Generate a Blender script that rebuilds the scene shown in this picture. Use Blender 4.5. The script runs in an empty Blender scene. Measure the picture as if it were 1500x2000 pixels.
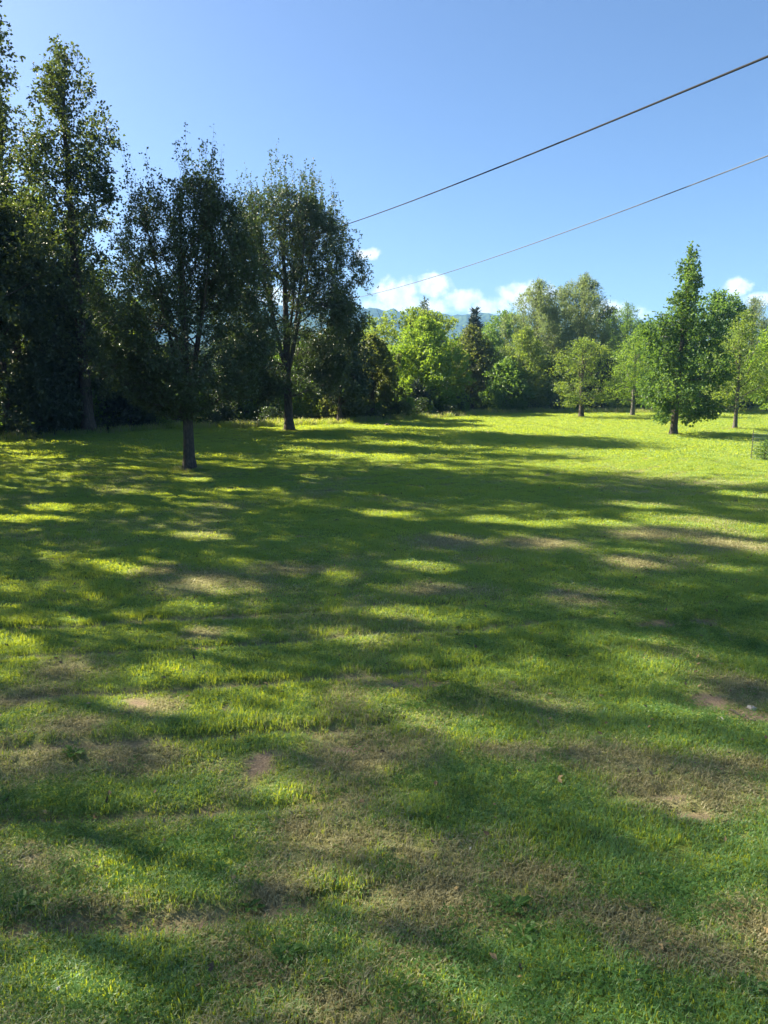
import bpy, math
import numpy as np
from mathutils import Vector

# ------------------------------------------------------------------ camera, world, sun, exposure
scene = bpy.context.scene
COL = scene.collection
CAM_H = 3.2
PITCH = math.radians(10.56)
FPX = 1502.0                                   # focal length in pixels of a 1500 x 2000 frame
cam_d = bpy.data.cameras.new('camera')
cam_d.sensor_fit = 'VERTICAL'
cam_d.angle_y = 2 * math.atan(1000.0 / FPX)
cam_d.clip_start = 0.1
cam_d.clip_end = 9000
cam = bpy.data.objects.new('camera', cam_d)
cam.location = (0, 0, CAM_H)
cam.rotation_euler = (math.radians(90) - PITCH, 0, 0)
COL.objects.link(cam)
scene.camera = cam

SUN_AZ = math.radians(-65)                     # clockwise from the view direction (+Y)
SUN_EL = math.radians(36)
S = np.array([math.sin(SUN_AZ) * math.cos(SUN_EL), math.cos(SUN_AZ) * math.cos(SUN_EL), math.sin(SUN_EL)])
sun_d = bpy.data.lights.new('sun', 'SUN')
sun_d.energy = 5.0
sun_d.angle = math.radians(0.55)
sun_d.color = (1.0, 0.90, 0.68)
sun = bpy.data.objects.new('sun', sun_d)
sun.rotation_euler = Vector(S).to_track_quat('Z', 'Y').to_euler()
COL.objects.link(sun)

scene.view_settings.view_transform = 'Standard'
scene.view_settings.look = 'None'
scene.view_settings.gamma = 1.0
scene.view_settings.use_curve_mapping = False
scene.view_settings.exposure = 2.1
scene.render.engine = 'CYCLES'
scene.cycles.use_denoising = True
scene.cycles.max_bounces = 10
scene.cycles.diffuse_bounces = 8
scene.cycles.glossy_bounces = 2
scene.cycles.transmission_bounces = 8
scene.cycles.volume_bounces = 0
scene.cycles.use_adaptive_sampling = True
scene.cycles.adaptive_threshold = 0.01


def ray(px, py):
    """direction of a picture point of the 1500 x 2000 frame"""
    u = (px - 750.0) / FPX
    v = (py - 1000.0) / FPX
    return np.array([u, math.cos(PITCH) - v * math.sin(PITCH), -math.sin(PITCH) - v * math.cos(PITCH)])


def at(px, py, Y):
    d = ray(px, py)
    return np.array([0, 0, CAM_H]) + d * (Y / d[1])


def G(px, py):
    d = ray(px, py)
    return (np.array([0, 0, CAM_H]) + d * (-CAM_H / d[2]))[:2]


# world: Nishita sky with cumulus low over the horizon
world = bpy.data.worlds.new('World')
scene.world = world
world.use_nodes = True
nt = world.node_tree
nt.nodes.clear()


def N(t, kind, **kw):
    n = t.nodes.new(kind)
    for k, v in kw.items():
        if k == 'inp':
            for kk, vv in v.items():
                n.inputs[kk].default_value = vv
        else:
            setattr(n, k, v)
    return n


def L(t, a, b):
    t.links.new(a, b)


def math_node(t, op, a, b=None, clamp=False):
    n = t.nodes.new('ShaderNodeMath')
    n.operation = op
    n.use_clamp = clamp
    for i, x in enumerate((a, b)):
        if x is None:
            continue
        if isinstance(x, (int, float)):
            n.inputs[i].default_value = x
        else:
            t.links.new(x, n.inputs[i])
    return n.outputs[0]


def ramp(t, fac, stops, interp='LINEAR'):
    n = t.nodes.new('ShaderNodeValToRGB')
    n.color_ramp.interpolation = interp
    while len(n.color_ramp.elements) < len(stops):
        n.color_ramp.elements.new(0.5)
    for e, (p, c) in zip(n.color_ramp.elements, stops):
        e.position = p
        e.color = (*c, 1) if len(c) == 3 else c
    t.links.new(fac, n.inputs['Fac'])
    return n.outputs['Color']


def mixc(t, fac, a, b):
    n = t.nodes.new('ShaderNodeMix')
    n.data_type = 'RGBA'
    for s, x in ((n.inputs[0], fac), (n.inputs[6], a), (n.inputs[7], b)):
        if isinstance(x, (int, float)):
            s.default_value = x
        elif isinstance(x, tuple):
            s.default_value = (*x, 1)
        else:
            t.links.new(x, s)
    return n.outputs[2]


sky = N(nt, 'ShaderNodeTexSky', sky_type='NISHITA', sun_disc=False, sun_elevation=SUN_EL, sun_rotation=SUN_AZ,
        altitude=200, air_density=0.74, dust_density=2.0, ozone_density=7.5)
bg = N(nt, 'ShaderNodeBackground', inp={'Strength': 0.05})
out = N(nt, 'ShaderNodeOutputWorld')
tc = N(nt, 'ShaderNodeTexCoord')
# clouds: (px, py, half width, half height) turned into directions (x/y, z/y)
CLOUDS = [(715, 496, 26, 11), (775, 575, 45, 32), (845, 558, 36, 26), (800, 598, 75, 24), (900, 585, 40, 18),
          (960, 600, 48, 18), (1035, 580, 52, 30), (735, 605, 40, 18), (1445, 560, 26, 17), (1490, 585, 40, 14),
          (1185, 600, 40, 16), (1225, 612, 40, 14), (840, 538, 22, 6), (640, 600, 60, 16), (540, 585, 55, 22)]
sep = N(nt, 'ShaderNodeSeparateXYZ')
L(nt, tc.outputs['Generated'], sep.inputs[0])
ysafe = math_node(nt, 'MAXIMUM', sep.outputs[1], 0.02)
gx = math_node(nt, 'DIVIDE', sep.outputs[0], ysafe)
gz = math_node(nt, 'DIVIDE', sep.outputs[2], ysafe)
comb = N(nt, 'ShaderNodeCombineXYZ')
L(nt, gx, comb.inputs[0])
L(nt, gz, comb.inputs[2])
nz1 = N(nt, 'ShaderNodeTexNoise', inp={'Scale': 38.0, 'Detail': 6.0, 'Roughness': 0.6})
L(nt, comb.outputs[0], nz1.inputs['Vector'])
acc = None
for (cx, cy, rx, ry) in CLOUDS:
    d = ray(cx, cy)
    px_, pz_ = d[0] / d[1], d[2] / d[1]
    a = math_node(nt, 'MULTIPLY', math_node(nt, 'SUBTRACT', gx, float(px_)), FPX / rx)
    b = math_node(nt, 'MULTIPLY', math_node(nt, 'SUBTRACT', gz, float(pz_)), FPX / ry)
    r2 = math_node(nt, 'ADD', math_node(nt, 'MULTIPLY', a, a), math_node(nt, 'MULTIPLY', b, b))
    v = math_node(nt, 'SUBTRACT', 1.0, math_node(nt, 'SQRT', r2))
    acc = v if acc is None else math_node(nt, 'MAXIMUM', acc, v)
nzv = math_node(nt, 'MULTIPLY', math_node(nt, 'SUBTRACT', nz1.outputs[0], 0.5), 2.3)
acc = math_node(nt, 'ADD', math_node(nt, 'MAXIMUM', acc, -3.0), nzv)
# the same kind of low cumulus all round the horizon, away from the view
nz2 = N(nt, 'ShaderNodeTexNoise', inp={'Scale': 5.0, 'Detail': 6.0, 'Roughness': 0.6})
L(nt, tc.outputs['Generated'], nz2.inputs['Vector'])
band = math_node(nt, 'MULTIPLY', math_node(nt, 'ABSOLUTE', math_node(nt, 'SUBTRACT', sep.outputs[2], 0.07)), 14.0)
rest = math_node(nt, 'SUBTRACT', math_node(nt, 'MULTIPLY', math_node(nt, 'SUBTRACT', nz2.outputs[0], 0.5), 5.0), band)
inview = math_node(nt, 'GREATER_THAN', sep.outputs[1], 0.8)
rest = math_node(nt, 'SUBTRACT', rest, math_node(nt, 'MULTIPLY', inview, 9.0))
acc = math_node(nt, 'MAXIMUM', acc, rest)
cmask = N(nt, 'ShaderNodeMapRange', interpolation_type='SMOOTHSTEP', inp={'From Min': -0.2, 'From Max': 0.5, 'To Min': 0.0, 'To Max': 0.97})
L(nt, acc, cmask.inputs[0])
ccol = ramp(nt, nz1.outputs[0], [(0.35, (4.0, 4.9, 6.0)), (0.55, (6.7, 6.7, 6.6))])
L(nt, mixc(nt, cmask.outputs[0], sky.outputs[0], ccol), bg.inputs['Color'])
L(nt, bg.outputs[0], out.inputs[0])

# ------------------------------------------------------------------ helpers
rng = np.random.default_rng(11)


def hash2(ix, iy, seed):
    h = (ix.astype(np.int64) * 374761393 + iy.astype(np.int64) * 668265263 + seed * 1274126177) & 0xFFFFFFFF
    h = ((h ^ (h >> 13)) * 1274126177) & 0xFFFFFFFF
    return ((h ^ (h >> 16)) & 0xFFFF) / 65535.0


def vnoise(x, y, seed=0):
    x = np.asarray(x, float); y = np.asarray(y, float)
    ix = np.floor(x); iy = np.floor(y)
    fx = x - ix; fy = y - iy
    fx = fx * fx * (3 - 2 * fx); fy = fy * fy * (3 - 2 * fy)
    a = hash2(ix, iy, seed); b = hash2(ix + 1, iy, seed); c = hash2(ix, iy + 1, seed); d = hash2(ix + 1, iy + 1, seed)
    return (a * (1 - fx) + b * fx) * (1 - fy) + (c * (1 - fx) + d * fx) * fy


def fbm(x, y, seed=0, octv=4):
    s = 0; amp = 0.5; tot = 0
    for i in range(octv):
        s = s + amp * vnoise(x * 2 ** i + 17.3 * i, y * 2 ** i - 9.1 * i, seed + i)
        tot += amp; amp *= 0.55
    return s / tot


def sstep(a, b, x):
    t = np.clip((x - a) / (b - a), 0, 1)
    return t * t * (3 - 2 * t)


def norm(v):
    return v / np.maximum(np.linalg.norm(v, axis=-1, keepdims=True), 1e-9)


def new_mesh(name, V, tris=None, quads=None, smooth=False, attrs=None, mat=None):
    me = bpy.data.meshes.new(name)
    V = np.asarray(V, np.float32).reshape(-1, 3)
    me.vertices.add(len(V))
    me.vertices.foreach_set('co', V.ravel())
    idx = []; starts = []; tot = []; n = 0
    for F, k in ((tris, 3), (quads, 4)):
        if F is None or len(F) == 0:
            continue
        F = np.asarray(F, np.int32).reshape(-1, k)
        idx.append(F.ravel())
        starts.append(n + np.arange(len(F)) * k)
        n += F.size
        tot.append(np.full(len(F), k))
    if idx:
        me.loops.add(n)
        me.loops.foreach_set('vertex_index', np.concatenate(idx))
        st = np.concatenate(starts).astype(np.int32)
        me.polygons.add(len(st))
        me.polygons.foreach_set('loop_start', st)
        me.polygons.foreach_set('use_smooth', np.full(len(st), smooth))
    for k, a in (attrs or {}).items():
        a = np.asarray(a)
        if a.ndim == 2:
            at_ = me.attributes.new(k, 'FLOAT_VECTOR', 'POINT'); at_.data.foreach_set('vector', a.astype(np.float32).ravel())
        elif a.dtype.kind == 'i':
            at_ = me.attributes.new(k, 'INT', 'POINT'); at_.data.foreach_set('value', a.astype(np.int32))
        else:
            at_ = me.attributes.new(k, 'FLOAT', 'POINT'); at_.data.foreach_set('value', a.astype(np.float32))
    if mat:
        me.materials.append(mat)
    me.update()
    me.validate()
    return me


def obj(name, me, parent=None, loc=None):
    o = bpy.data.objects.new(name, me)
    COL.objects.link(o)
    if parent is not None:
        o.parent = parent
    if loc is not None:
        o.location = loc
    return o


def tag(o, label=None, cat=None, group=None, kind=None):
    for k, v in (('label', label), ('category', cat), ('group', group), ('kind', kind)):
        if v:
            o[k] = v
    return o


def tubes(P, R, sides, caps=False):
    """P (n,k,3) polylines, R (n,k) radii -> verts, quads"""
    n, k, _ = P.shape
    T = np.empty_like(P)
    T[:, 1:-1] = P[:, 2:] - P[:, :-2]; T[:, 0] = P[:, 1] - P[:, 0]; T[:, -1] = P[:, -1] - P[:, -2]
    T = norm(T)
    mean = norm(P[:, -1] - P[:, 0])
    ref = np.where(np.abs(mean[:, 2:3]) > 0.85, np.array([[1.0, 0, 0]]), np.array([[0, 0, 1.0]]))[:, None, :]
    U = norm(np.cross(T, ref)); W = np.cross(T, U)
    a = np.arange(sides) * 2 * np.pi / sides
    V = P[:, :, None, :] + R[:, :, None, None] * (np.cos(a)[None, None, :, None] * U[:, :, None, :] + np.sin(a)[None, None, :, None] * W[:, :, None, :])
    base = (np.arange(n) * k * sides)[:, None, None]
    i = (np.arange(k - 1) * sides)[None, :, None]
    j = np.arange(sides)[None, None, :]; j2 = (j + 1) % sides
    q = np.stack([base + i + j, base + i + j2, base + i + sides + j2, base + i + sides + j], -1)
    return V.reshape(-1, 3), q.reshape(-1, 4)


# ------------------------------------------------------------------ materials
def mat_new(name):
    m = bpy.data.materials.new(name)
    m.use_nodes = True
    m.node_tree.nodes.clear()
    return m, m.node_tree


def leaf_mat(name, c0, c1, t0, t1, trans=0.42, gloss=0.05, rough=0.45, attr='tint', atype='GEOMETRY'):
    m, t = mat_new(name)
    a = N(t, 'ShaderNodeAttribute', attribute_name=attr, attribute_type=atype)
    col = ramp(t, a.outputs['Fac'], [(0.0, c0), (1.0, c1)])
    tcol = ramp(t, a.outputs['Fac'], [(0.0, t0), (1.0, t1)])
    di = N(t, 'ShaderNodeBsdfDiffuse'); L(t, col, di.inputs['Color'])
    tr = N(t, 'ShaderNodeBsdfTranslucent'); L(t, tcol, tr.inputs['Color'])
    mx = N(t, 'ShaderNodeMixShader', inp={0: trans}); L(t, di.outputs[0], mx.inputs[1]); L(t, tr.outputs[0], mx.inputs[2])
    gl = N(t, 'ShaderNodeBsdfGlossy', inp={'Roughness': rough, 'Color': (1, 1, 1, 1)})
    mx2 = N(t, 'ShaderNodeMixShader', inp={0: gloss}); L(t, mx.outputs[0], mx2.inputs[1]); L(t, gl.outputs[0], mx2.inputs[2])
    o = N(t, 'ShaderNodeOutputMaterial'); L(t, mx2.outputs[0], o.inputs[0])
    return m


M = {}
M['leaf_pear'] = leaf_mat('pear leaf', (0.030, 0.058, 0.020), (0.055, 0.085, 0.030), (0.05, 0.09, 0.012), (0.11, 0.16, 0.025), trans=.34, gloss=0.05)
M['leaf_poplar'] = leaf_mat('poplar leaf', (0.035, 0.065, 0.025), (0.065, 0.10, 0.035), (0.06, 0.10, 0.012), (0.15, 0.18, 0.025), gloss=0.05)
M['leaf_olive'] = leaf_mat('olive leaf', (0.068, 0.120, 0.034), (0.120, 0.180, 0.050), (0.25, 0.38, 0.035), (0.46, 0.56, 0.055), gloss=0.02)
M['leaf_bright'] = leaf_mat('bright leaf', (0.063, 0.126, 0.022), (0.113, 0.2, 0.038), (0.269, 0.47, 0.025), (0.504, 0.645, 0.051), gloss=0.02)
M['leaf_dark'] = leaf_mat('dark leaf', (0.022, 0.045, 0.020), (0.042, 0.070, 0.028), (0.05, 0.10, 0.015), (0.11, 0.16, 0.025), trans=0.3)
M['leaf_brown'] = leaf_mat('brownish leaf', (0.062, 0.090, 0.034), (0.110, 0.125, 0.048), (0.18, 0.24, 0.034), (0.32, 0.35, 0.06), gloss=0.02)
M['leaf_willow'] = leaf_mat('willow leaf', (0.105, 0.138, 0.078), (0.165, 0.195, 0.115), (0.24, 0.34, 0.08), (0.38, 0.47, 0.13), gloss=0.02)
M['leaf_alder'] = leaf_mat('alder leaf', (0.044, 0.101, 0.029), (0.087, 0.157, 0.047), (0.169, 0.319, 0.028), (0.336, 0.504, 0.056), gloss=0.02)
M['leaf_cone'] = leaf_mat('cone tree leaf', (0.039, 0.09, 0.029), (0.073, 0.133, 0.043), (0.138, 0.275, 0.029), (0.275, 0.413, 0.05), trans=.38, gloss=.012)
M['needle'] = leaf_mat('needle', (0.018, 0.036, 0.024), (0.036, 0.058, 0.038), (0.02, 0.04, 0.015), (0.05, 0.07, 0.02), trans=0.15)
M['leaf_weed'] = leaf_mat('weed leaf', (0.045, 0.115, 0.030), (0.080, 0.160, 0.045), (0.20, 0.34, 0.02), (0.36, 0.48, 0.03), gloss=0.008)


def bark_mat(name, c0, c1, scale=6.0):
    m, t = mat_new(name)
    tc_ = N(t, 'ShaderNodeTexCoord')
    mp = N(t, 'ShaderNodeMapping', inp={'Scale': (scale, scale, scale * 0.16)})
    L(t, tc_.outputs['Object'], mp.inputs[0])
    nz = N(t, 'ShaderNodeTexNoise', inp={'Scale': 3.0, 'Detail': 8.0, 'Roughness': 0.65}); L(t, mp.outputs[0], nz.inputs['Vector'])
    vo = N(t, 'ShaderNodeTexVoronoi', inp={'Scale': 5.0}, feature='DISTANCE_TO_EDGE'); L(t, mp.outputs[0], vo.inputs['Vector'])
    f = math_node(t, 'MULTIPLY', nz.outputs[0], math_node(t, 'ADD', math_node(t, 'MULTIPLY', vo.outputs[0], 1.4, True), 0.45), True)
    col = ramp(t, f, [(0.15, c0), (0.65, c1)])
    b = N(t, 'ShaderNodeBsdfPrincipled', inp={'Roughness': 0.9}); L(t, col, b.inputs['Base Color'])
    bp = N(t, 'ShaderNodeBump', inp={'Strength': 0.9, 'Distance': 0.03}); L(t, f, bp.inputs['Height']); L(t, bp.outputs[0], b.inputs['Normal'])
    o = N(t, 'ShaderNodeOutputMaterial'); L(t, b.outputs[0], o.inputs[0])
    return m


M['bark'] = bark_mat('dark bark', (0.022, 0.018, 0.014), (0.15, 0.12, 0.095))
M['bark_grey'] = bark_mat('grey bark', (0.05, 0.045, 0.04), (0.20, 0.18, 0.155))

# ------------------------------------------------------------------ lawn fields (height, dry, soil, rough)
EDGE_X = np.array([-60, -40, -18, -17, -12, -7, -3.3, 4, 9, 28, 80])
EDGE_Y = np.array([28, 28, 31, 34, 40, 42.5, 45, 51.5, 56.5, 57, 50.0])
LEFT_Y = np.array([-20, 0, 20, 30, 34, 40])
LEFT_X = np.array([-12, -12.5, -13.5, -16.2, -17.5, -60.0])


def edge_dist(x, y):
    """positive metres outside the mown lawn"""
    a = y - np.interp(x, EDGE_X, EDGE_Y)
    b = np.interp(y, LEFT_Y, LEFT_X) - x
    return np.maximum(np.maximum(a * 0.8, b), x - 42) + 0.6 * (fbm(x * 0.5, y * 0.5, 77, 2) - 0.5)


def ruts(x, y):
    """mower wheel tracks sweeping across the lawn in shallow arcs: 0..1"""
    r = np.hypot(x + 7.0, (y - 40.0) * 1.0) + 0.5 * fbm(x * 0.25, y * 0.25, 31, 2)
    ph = r / 1.15
    g = np.abs((ph % 1.0) - 0.5) * 2
    g = sstep(0.74, 0.95, g)
    return g * sstep(0.34, 0.55, fbm(x * 0.22 + 4, y * 0.22, 35, 3))


def height(x, y):
    x = np.asarray(x, float); y = np.asarray(y, float)
    near = np.exp(-((y - 12) / 45.0) ** 2)
    h = near * (0.09 * (fbm(x * 0.45, y * 0.45, 3, 2) - 0.5) + 0.10 * (fbm(x * 1.1, y * 1.1, 5, 3) - 0.5) + 0.035 * (fbm(x * 4, y * 4, 8, 2) - 0.5))
    h = h + 0.16 * (fbm(x * 0.06, y * 0.06, 2, 2) - 0.5)
    for (sx, sy, ra, rb) in SOIL:
        q = ((x - sx) / ra) ** 2 + ((y - sy) / rb) ** 2
        h = h - 0.030 * np.exp(-q * 0.8)
    return h - 0.045 * ruts(x, y)


def spot(px, py, rx, ry):
    c = G(px, py)
    return (c[0], c[1], rx, ry)


SOIL = [spot(503, 1503, .15, .14), spot(690, 1463, .15, .11), spot(822, 1338, .34, .16), spot(405, 1578, .13, .08), spot(1300, 1556, .11, .08),
        spot(1340, 1592, .13, .08), spot(1475, 1392, .34, .18), spot(268, 1380, .16, .16), spot(1285, 1222, .3, .22), spot(1390, 1372, .22, .14),
        spot(1380, 1215, .2, .2)]
DRY = [spot(690, 1650, .55, .32), spot(585, 1620, .25, .2), spot(780, 1690, .3, .2), spot(290, 1390, .40, .42), spot(200, 1760, .35, .2), spot(430, 1860, .35, .22), spot(330, 1800, .3, .2),
       spot(1200, 1480, .75, .45), spot(1350, 1540, .85, .5), spot(1430, 1500, .5, .4), spot(385, 1135, .95, .9), spot(310, 1110, .5, .5), spot(60, 1500, .6, .4), spot(1480, 1820, .35, .3),
       spot(1170, 1800, .5, .25), spot(1260, 1860, .5, .25), spot(850, 1760, .45, .3), spot(880, 1060, 1.2, 1.0), spot(1300, 1040, 1.6, .9), spot(1440, 1060, 1.4, .9), spot(1420, 1345, .6, .5),
       spot(820, 1210, .5, .5), spot(700, 1500, .6, .3), spot(860, 1160, 1.0, .6), spot(480, 1140, .7, .5), spot(60, 1360, .6, .4), spot(140, 1430, .5, .3), spot(400, 1240, .35, .4),
       spot(1060, 1060, 1.0, .8), spot(1130, 1170, .6, .6), spot(1260, 1100, 1.0, .8), spot(500, 1900, .3, .2), spot(900, 1900, .4, .2), spot(1000, 1480, .4, .3), spot(560, 1760, .4, .25),
       spot(140, 1310, .5, .5), spot(560, 1110, .9, .7), spot(250, 1480, .5, .3), spot(1050, 1720, .4, .25), spot(640, 1960, .3, .2), spot(1420, 1900, .35, .2)]
GREEN = [spot(300, 1690, .45, .28), spot(120, 1600, .5, .35), spot(180, 1900, .7, .3), spot(1100, 1950, .8, .3), spot(1050, 1900, .5, .3), spot(950, 1560, .8, .45), spot(1350, 1180, 1.0, 1.0),
         spot(1200, 1330, .9, .6), spot(1420, 1440, .8, .4), spot(500, 1300, 1.0, .6), spot(900, 1300, .9, .5), spot(900, 1200, .8, .7), spot(100, 1210, 1.2, 1.0)]


def blob(x, y, lst, soft=0.5):
    wx = x + 0.28 * (fbm(x * 2.2, y * 2.2, 51, 3) - 0.5)
    wy = y + 0.28 * (fbm(x * 2.2 + 40, y * 2.2, 52, 3) - 0.5)
    m = np.zeros_like(np.asarray(x, float))
    for (sx, sy, ra, rb) in lst:
        q = np.sqrt(((wx - sx) / ra) ** 2 + ((wy - sy) / rb) ** 2)
        m = np.maximum(m, 1 - sstep(1 - soft, 1 + soft, q))
    return m


def soil_f(x, y):
    s = np.clip(blob(x, y, SOIL, 0.5) * (.35 + 1.1 * fbm(x * 7, y * 7, 63, 3)), 0, 1)
    sp = sstep(0.80, 0.86, fbm(x * 1.3 + 9, y * 1.3, 61, 4)) * (y < 26)
    return np.maximum(s, sp * 0.8)


DRY = [(a_, b_, c_ * (.75 if b_ > 8 else .85), d_ * (.75 if b_ > 8 else .85)) for (a_, b_, c_, d_) in DRY]


def dry_f(x, y):
    n = fbm(x * 0.55, y * 0.55, 21, 4)
    n2 = fbm(x * 2.6, y * 2.6, 24, 3)
    nearw = 1 - sstep(5.5, 9.0, y)
    base = sstep(0.50 - 0.12 * nearw, 0.72 - 0.06 * nearw, n * 0.75 + n2 * 0.25) * (0.46 + 0.32 * nearw) * (1 - 0.75 * sstep(20, 30, y))
    d = np.maximum(base, blob(x, y, DRY, 0.75) * (0.52 + 0.75 * n2))
    d = d * (1 - 0.85 * blob(x, y, GREEN, 0.5))
    return np.clip(d * .88, 0, 1)


# ------------------------------------------------------------------ ground sheet
def axis(parts):
    o = [parts[0][0]]
    for (a, b, st) in parts:
        n = max(1, int(round((b - a) / st)))
        o += list(np.linspace(a, b, n + 1)[1:])
    return np.array(o)


def grow_axis(start, end, first, f):
    o = [start]; st = first
    while o[-1] < end:
        o.append(o[-1] + st); st *= f
    return np.array(o[1:])


ys = axis([(-20, 2, 2.0), (2, 9, 0.07), (9, 18, 0.12), (18, 40, 0.4), (40, 90, 1.5)])
ys = np.concatenate([-20 - grow_axis(0, 400, 3, 1.5)[::-1], ys, 90 + grow_axis(0, 1400, 3, 1.3)])
xh = axis([(0, 6, 0.09), (6, 14, 0.2), (14, 45, 0.8)])
xh = np.concatenate([xh, 45 + grow_axis(0, 1000, 2, 1.4)])
xs = np.concatenate([-xh[::-1][:-1], xh])
XX, YY = np.meshgrid(xs, ys)
ZZ = height(XX, YY)
far = np.hypot(XX, YY - 30)
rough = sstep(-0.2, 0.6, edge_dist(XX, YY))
nx, ny = len(xs), len(ys)
ii = (np.arange(ny - 1)[:, None] * nx + np.arange(nx - 1)[None, :]).ravel()
quads = np.stack([ii, ii + 1, ii + nx + 1, ii + nx], -1)

gm, t = mat_new('lawn ground')
geo = N(t, 'ShaderNodeNewGeometry')
n1 = N(t, 'ShaderNodeTexNoise', inp={'Scale': 55.0, 'Detail': 5.0, 'Roughness': 0.7}); L(t, geo.outputs['Position'], n1.inputs['Vector'])
n2 = N(t, 'ShaderNodeTexNoise', inp={'Scale': 1.7, 'Detail': 5.0, 'Roughness': 0.6}); L(t, geo.outputs['Position'], n2.inputs['Vector'])
a_dry = N(t, 'ShaderNodeAttribute', attribute_name='dry')
a_soil = N(t, 'ShaderNodeAttribute', attribute_name='soil')
a_rough = N(t, 'ShaderNodeAttribute', attribute_name='rough')
green = ramp(t, math_node(t, 'ADD', math_node(t, 'MULTIPLY', n1.outputs[0], 0.55), math_node(t, 'MULTIPLY', n2.outputs[0], 0.45)),
             [(0.3, (0.085, 0.150, 0.040)), (0.52, (0.165, 0.225, 0.036)), (0.7, (0.24, 0.26, 0.035))])
tan = ramp(t, n1.outputs[0], [(0.3, (0.14, 0.125, 0.055)), (0.55, (0.28, 0.25, 0.12)), (0.75, (0.40, 0.36, 0.18))])
earth = ramp(t, n1.outputs[0], [(0.3, (0.12, 0.085, 0.055)), (0.55, (0.24, 0.18, 0.12)), (0.75, (0.36, 0.28, 0.19))])
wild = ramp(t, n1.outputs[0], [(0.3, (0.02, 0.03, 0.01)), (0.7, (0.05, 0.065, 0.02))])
col = mixc(t, a_dry.outputs['Fac'], green, tan)
col = mixc(t, a_soil.outputs['Fac'], col, earth)
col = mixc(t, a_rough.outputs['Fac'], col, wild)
b = N(t, 'ShaderNodeBsdfPrincipled', inp={'Roughness': 0.95, 'Specular IOR Level': 0.15}); L(t, col, b.inputs['Base Color'])
bp = N(t, 'ShaderNodeBump', inp={'Strength': 0.8, 'Distance': 0.02}); L(t, n1.outputs[0], bp.inputs['Height']); L(t, bp.outputs[0], b.inputs['Normal'])
o_ = N(t, 'ShaderNodeOutputMaterial'); L(t, b.outputs[0], o_.inputs[0])
ground = obj('ground', new_mesh('ground', np.stack([XX, YY, ZZ], -1).reshape(-1, 3), quads=quads, smooth=True, mat=gm,
             attrs={'dry': dry_f(XX, YY).ravel(), 'soil': np.maximum(soil_f(XX, YY), .7 * ruts(XX, YY)).ravel(), 'rough': rough.ravel()}))
tag(ground, 'uneven mown lawn with dry and bare patches, rough ground past its edge', kind='structure')

# ------------------------------------------------------------------ instanced stuff
def instancer(name, mat_name_unused, P, sources, rot, scl, idx, extra, label):
    """one object of countless pieces: geometry nodes put a source mesh on every vertex"""
    coll = bpy.data.collections.new(name + ' pieces')
    for i, me in enumerate(sources):
        so = bpy.data.objects.new('%s_piece_%02d' % (name, i), me)
        coll.objects.link(so)
    me = new_mesh(name, P, attrs={'rot': rot, 'scl': scl, 'pick': idx.astype(np.int32), **extra})
    o = obj(name, me)
    ng = bpy.data.node_groups.new(name + ' scatter', 'GeometryNodeTree')
    ng.interface.new_socket('Geometry', in_out='INPUT', socket_type='NodeSocketGeometry')
    ng.interface.new_socket('Geometry', in_out='OUTPUT', socket_type='NodeSocketGeometry')
    gi = ng.nodes.new('NodeGroupInput'); go = ng.nodes.new('NodeGroupOutput')
    iop = ng.nodes.new('GeometryNodeInstanceOnPoints')
    ci = ng.nodes.new('GeometryNodeCollectionInfo')
    ci.inputs[0].default_value = coll
    ci.inputs[1].default_value = True
    ci.inputs[2].default_value = True

    def na(k, ty):
        n = ng.nodes.new('GeometryNodeInputNamedAttribute'); n.data_type = ty; n.inputs[0].default_value = k
        return n.outputs[0]
    ng.links.new(gi.outputs[0], iop.inputs['Points'])
    ng.links.new(ci.outputs[0], iop.inputs['Instance'])
    iop.inputs['Pick Instance'].default_value = True
    ng.links.new(na('pick', 'INT'), iop.inputs['Instance Index'])
    ng.links.new(na('rot', 'FLOAT_VECTOR'), iop.inputs['Rotation'])
    ng.links.new(na('scl', 'FLOAT_VECTOR'), iop.inputs['Scale'])
    ng.links.new(iop.outputs[0], go.inputs[0])
    md = o.modifiers.new('scatter', 'NODES'); md.node_group = ng
    tag(o, label, kind='stuff')
    return o


# grass blades
gmat, t = mat_new('grass blade')
ad = N(t, 'ShaderNodeAttribute', attribute_name='dry', attribute_type='INSTANCER')
av = N(t, 'ShaderNodeAttribute', attribute_name='vary', attribute_type='INSTANCER')
ab = N(t, 'ShaderNodeAttribute', attribute_name='tint')
mixf = math_node(t, 'ADD', math_node(t, 'MULTIPLY', av.outputs['Fac'], 0.5), math_node(t, 'MULTIPLY', ab.outputs['Fac'], 0.5))
gcol = ramp(t, mixf, [(0.0, (0.070, 0.190, 0.085)), (0.5, (0.110, 0.255, 0.090)), (1.0, (0.160, 0.285, 0.078))])
gtr = ramp(t, mixf, [(0.0, (0.40, 0.58, 0.020)), (0.5, (0.60, 0.66, 0.018)), (1.0, (0.68, 0.68, 0.018))])
dcol = ramp(t, ab.outputs['Fac'], [(0.0, (0.21, 0.195, 0.085)), (1.0, (0.48, 0.44, 0.22))])
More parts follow.
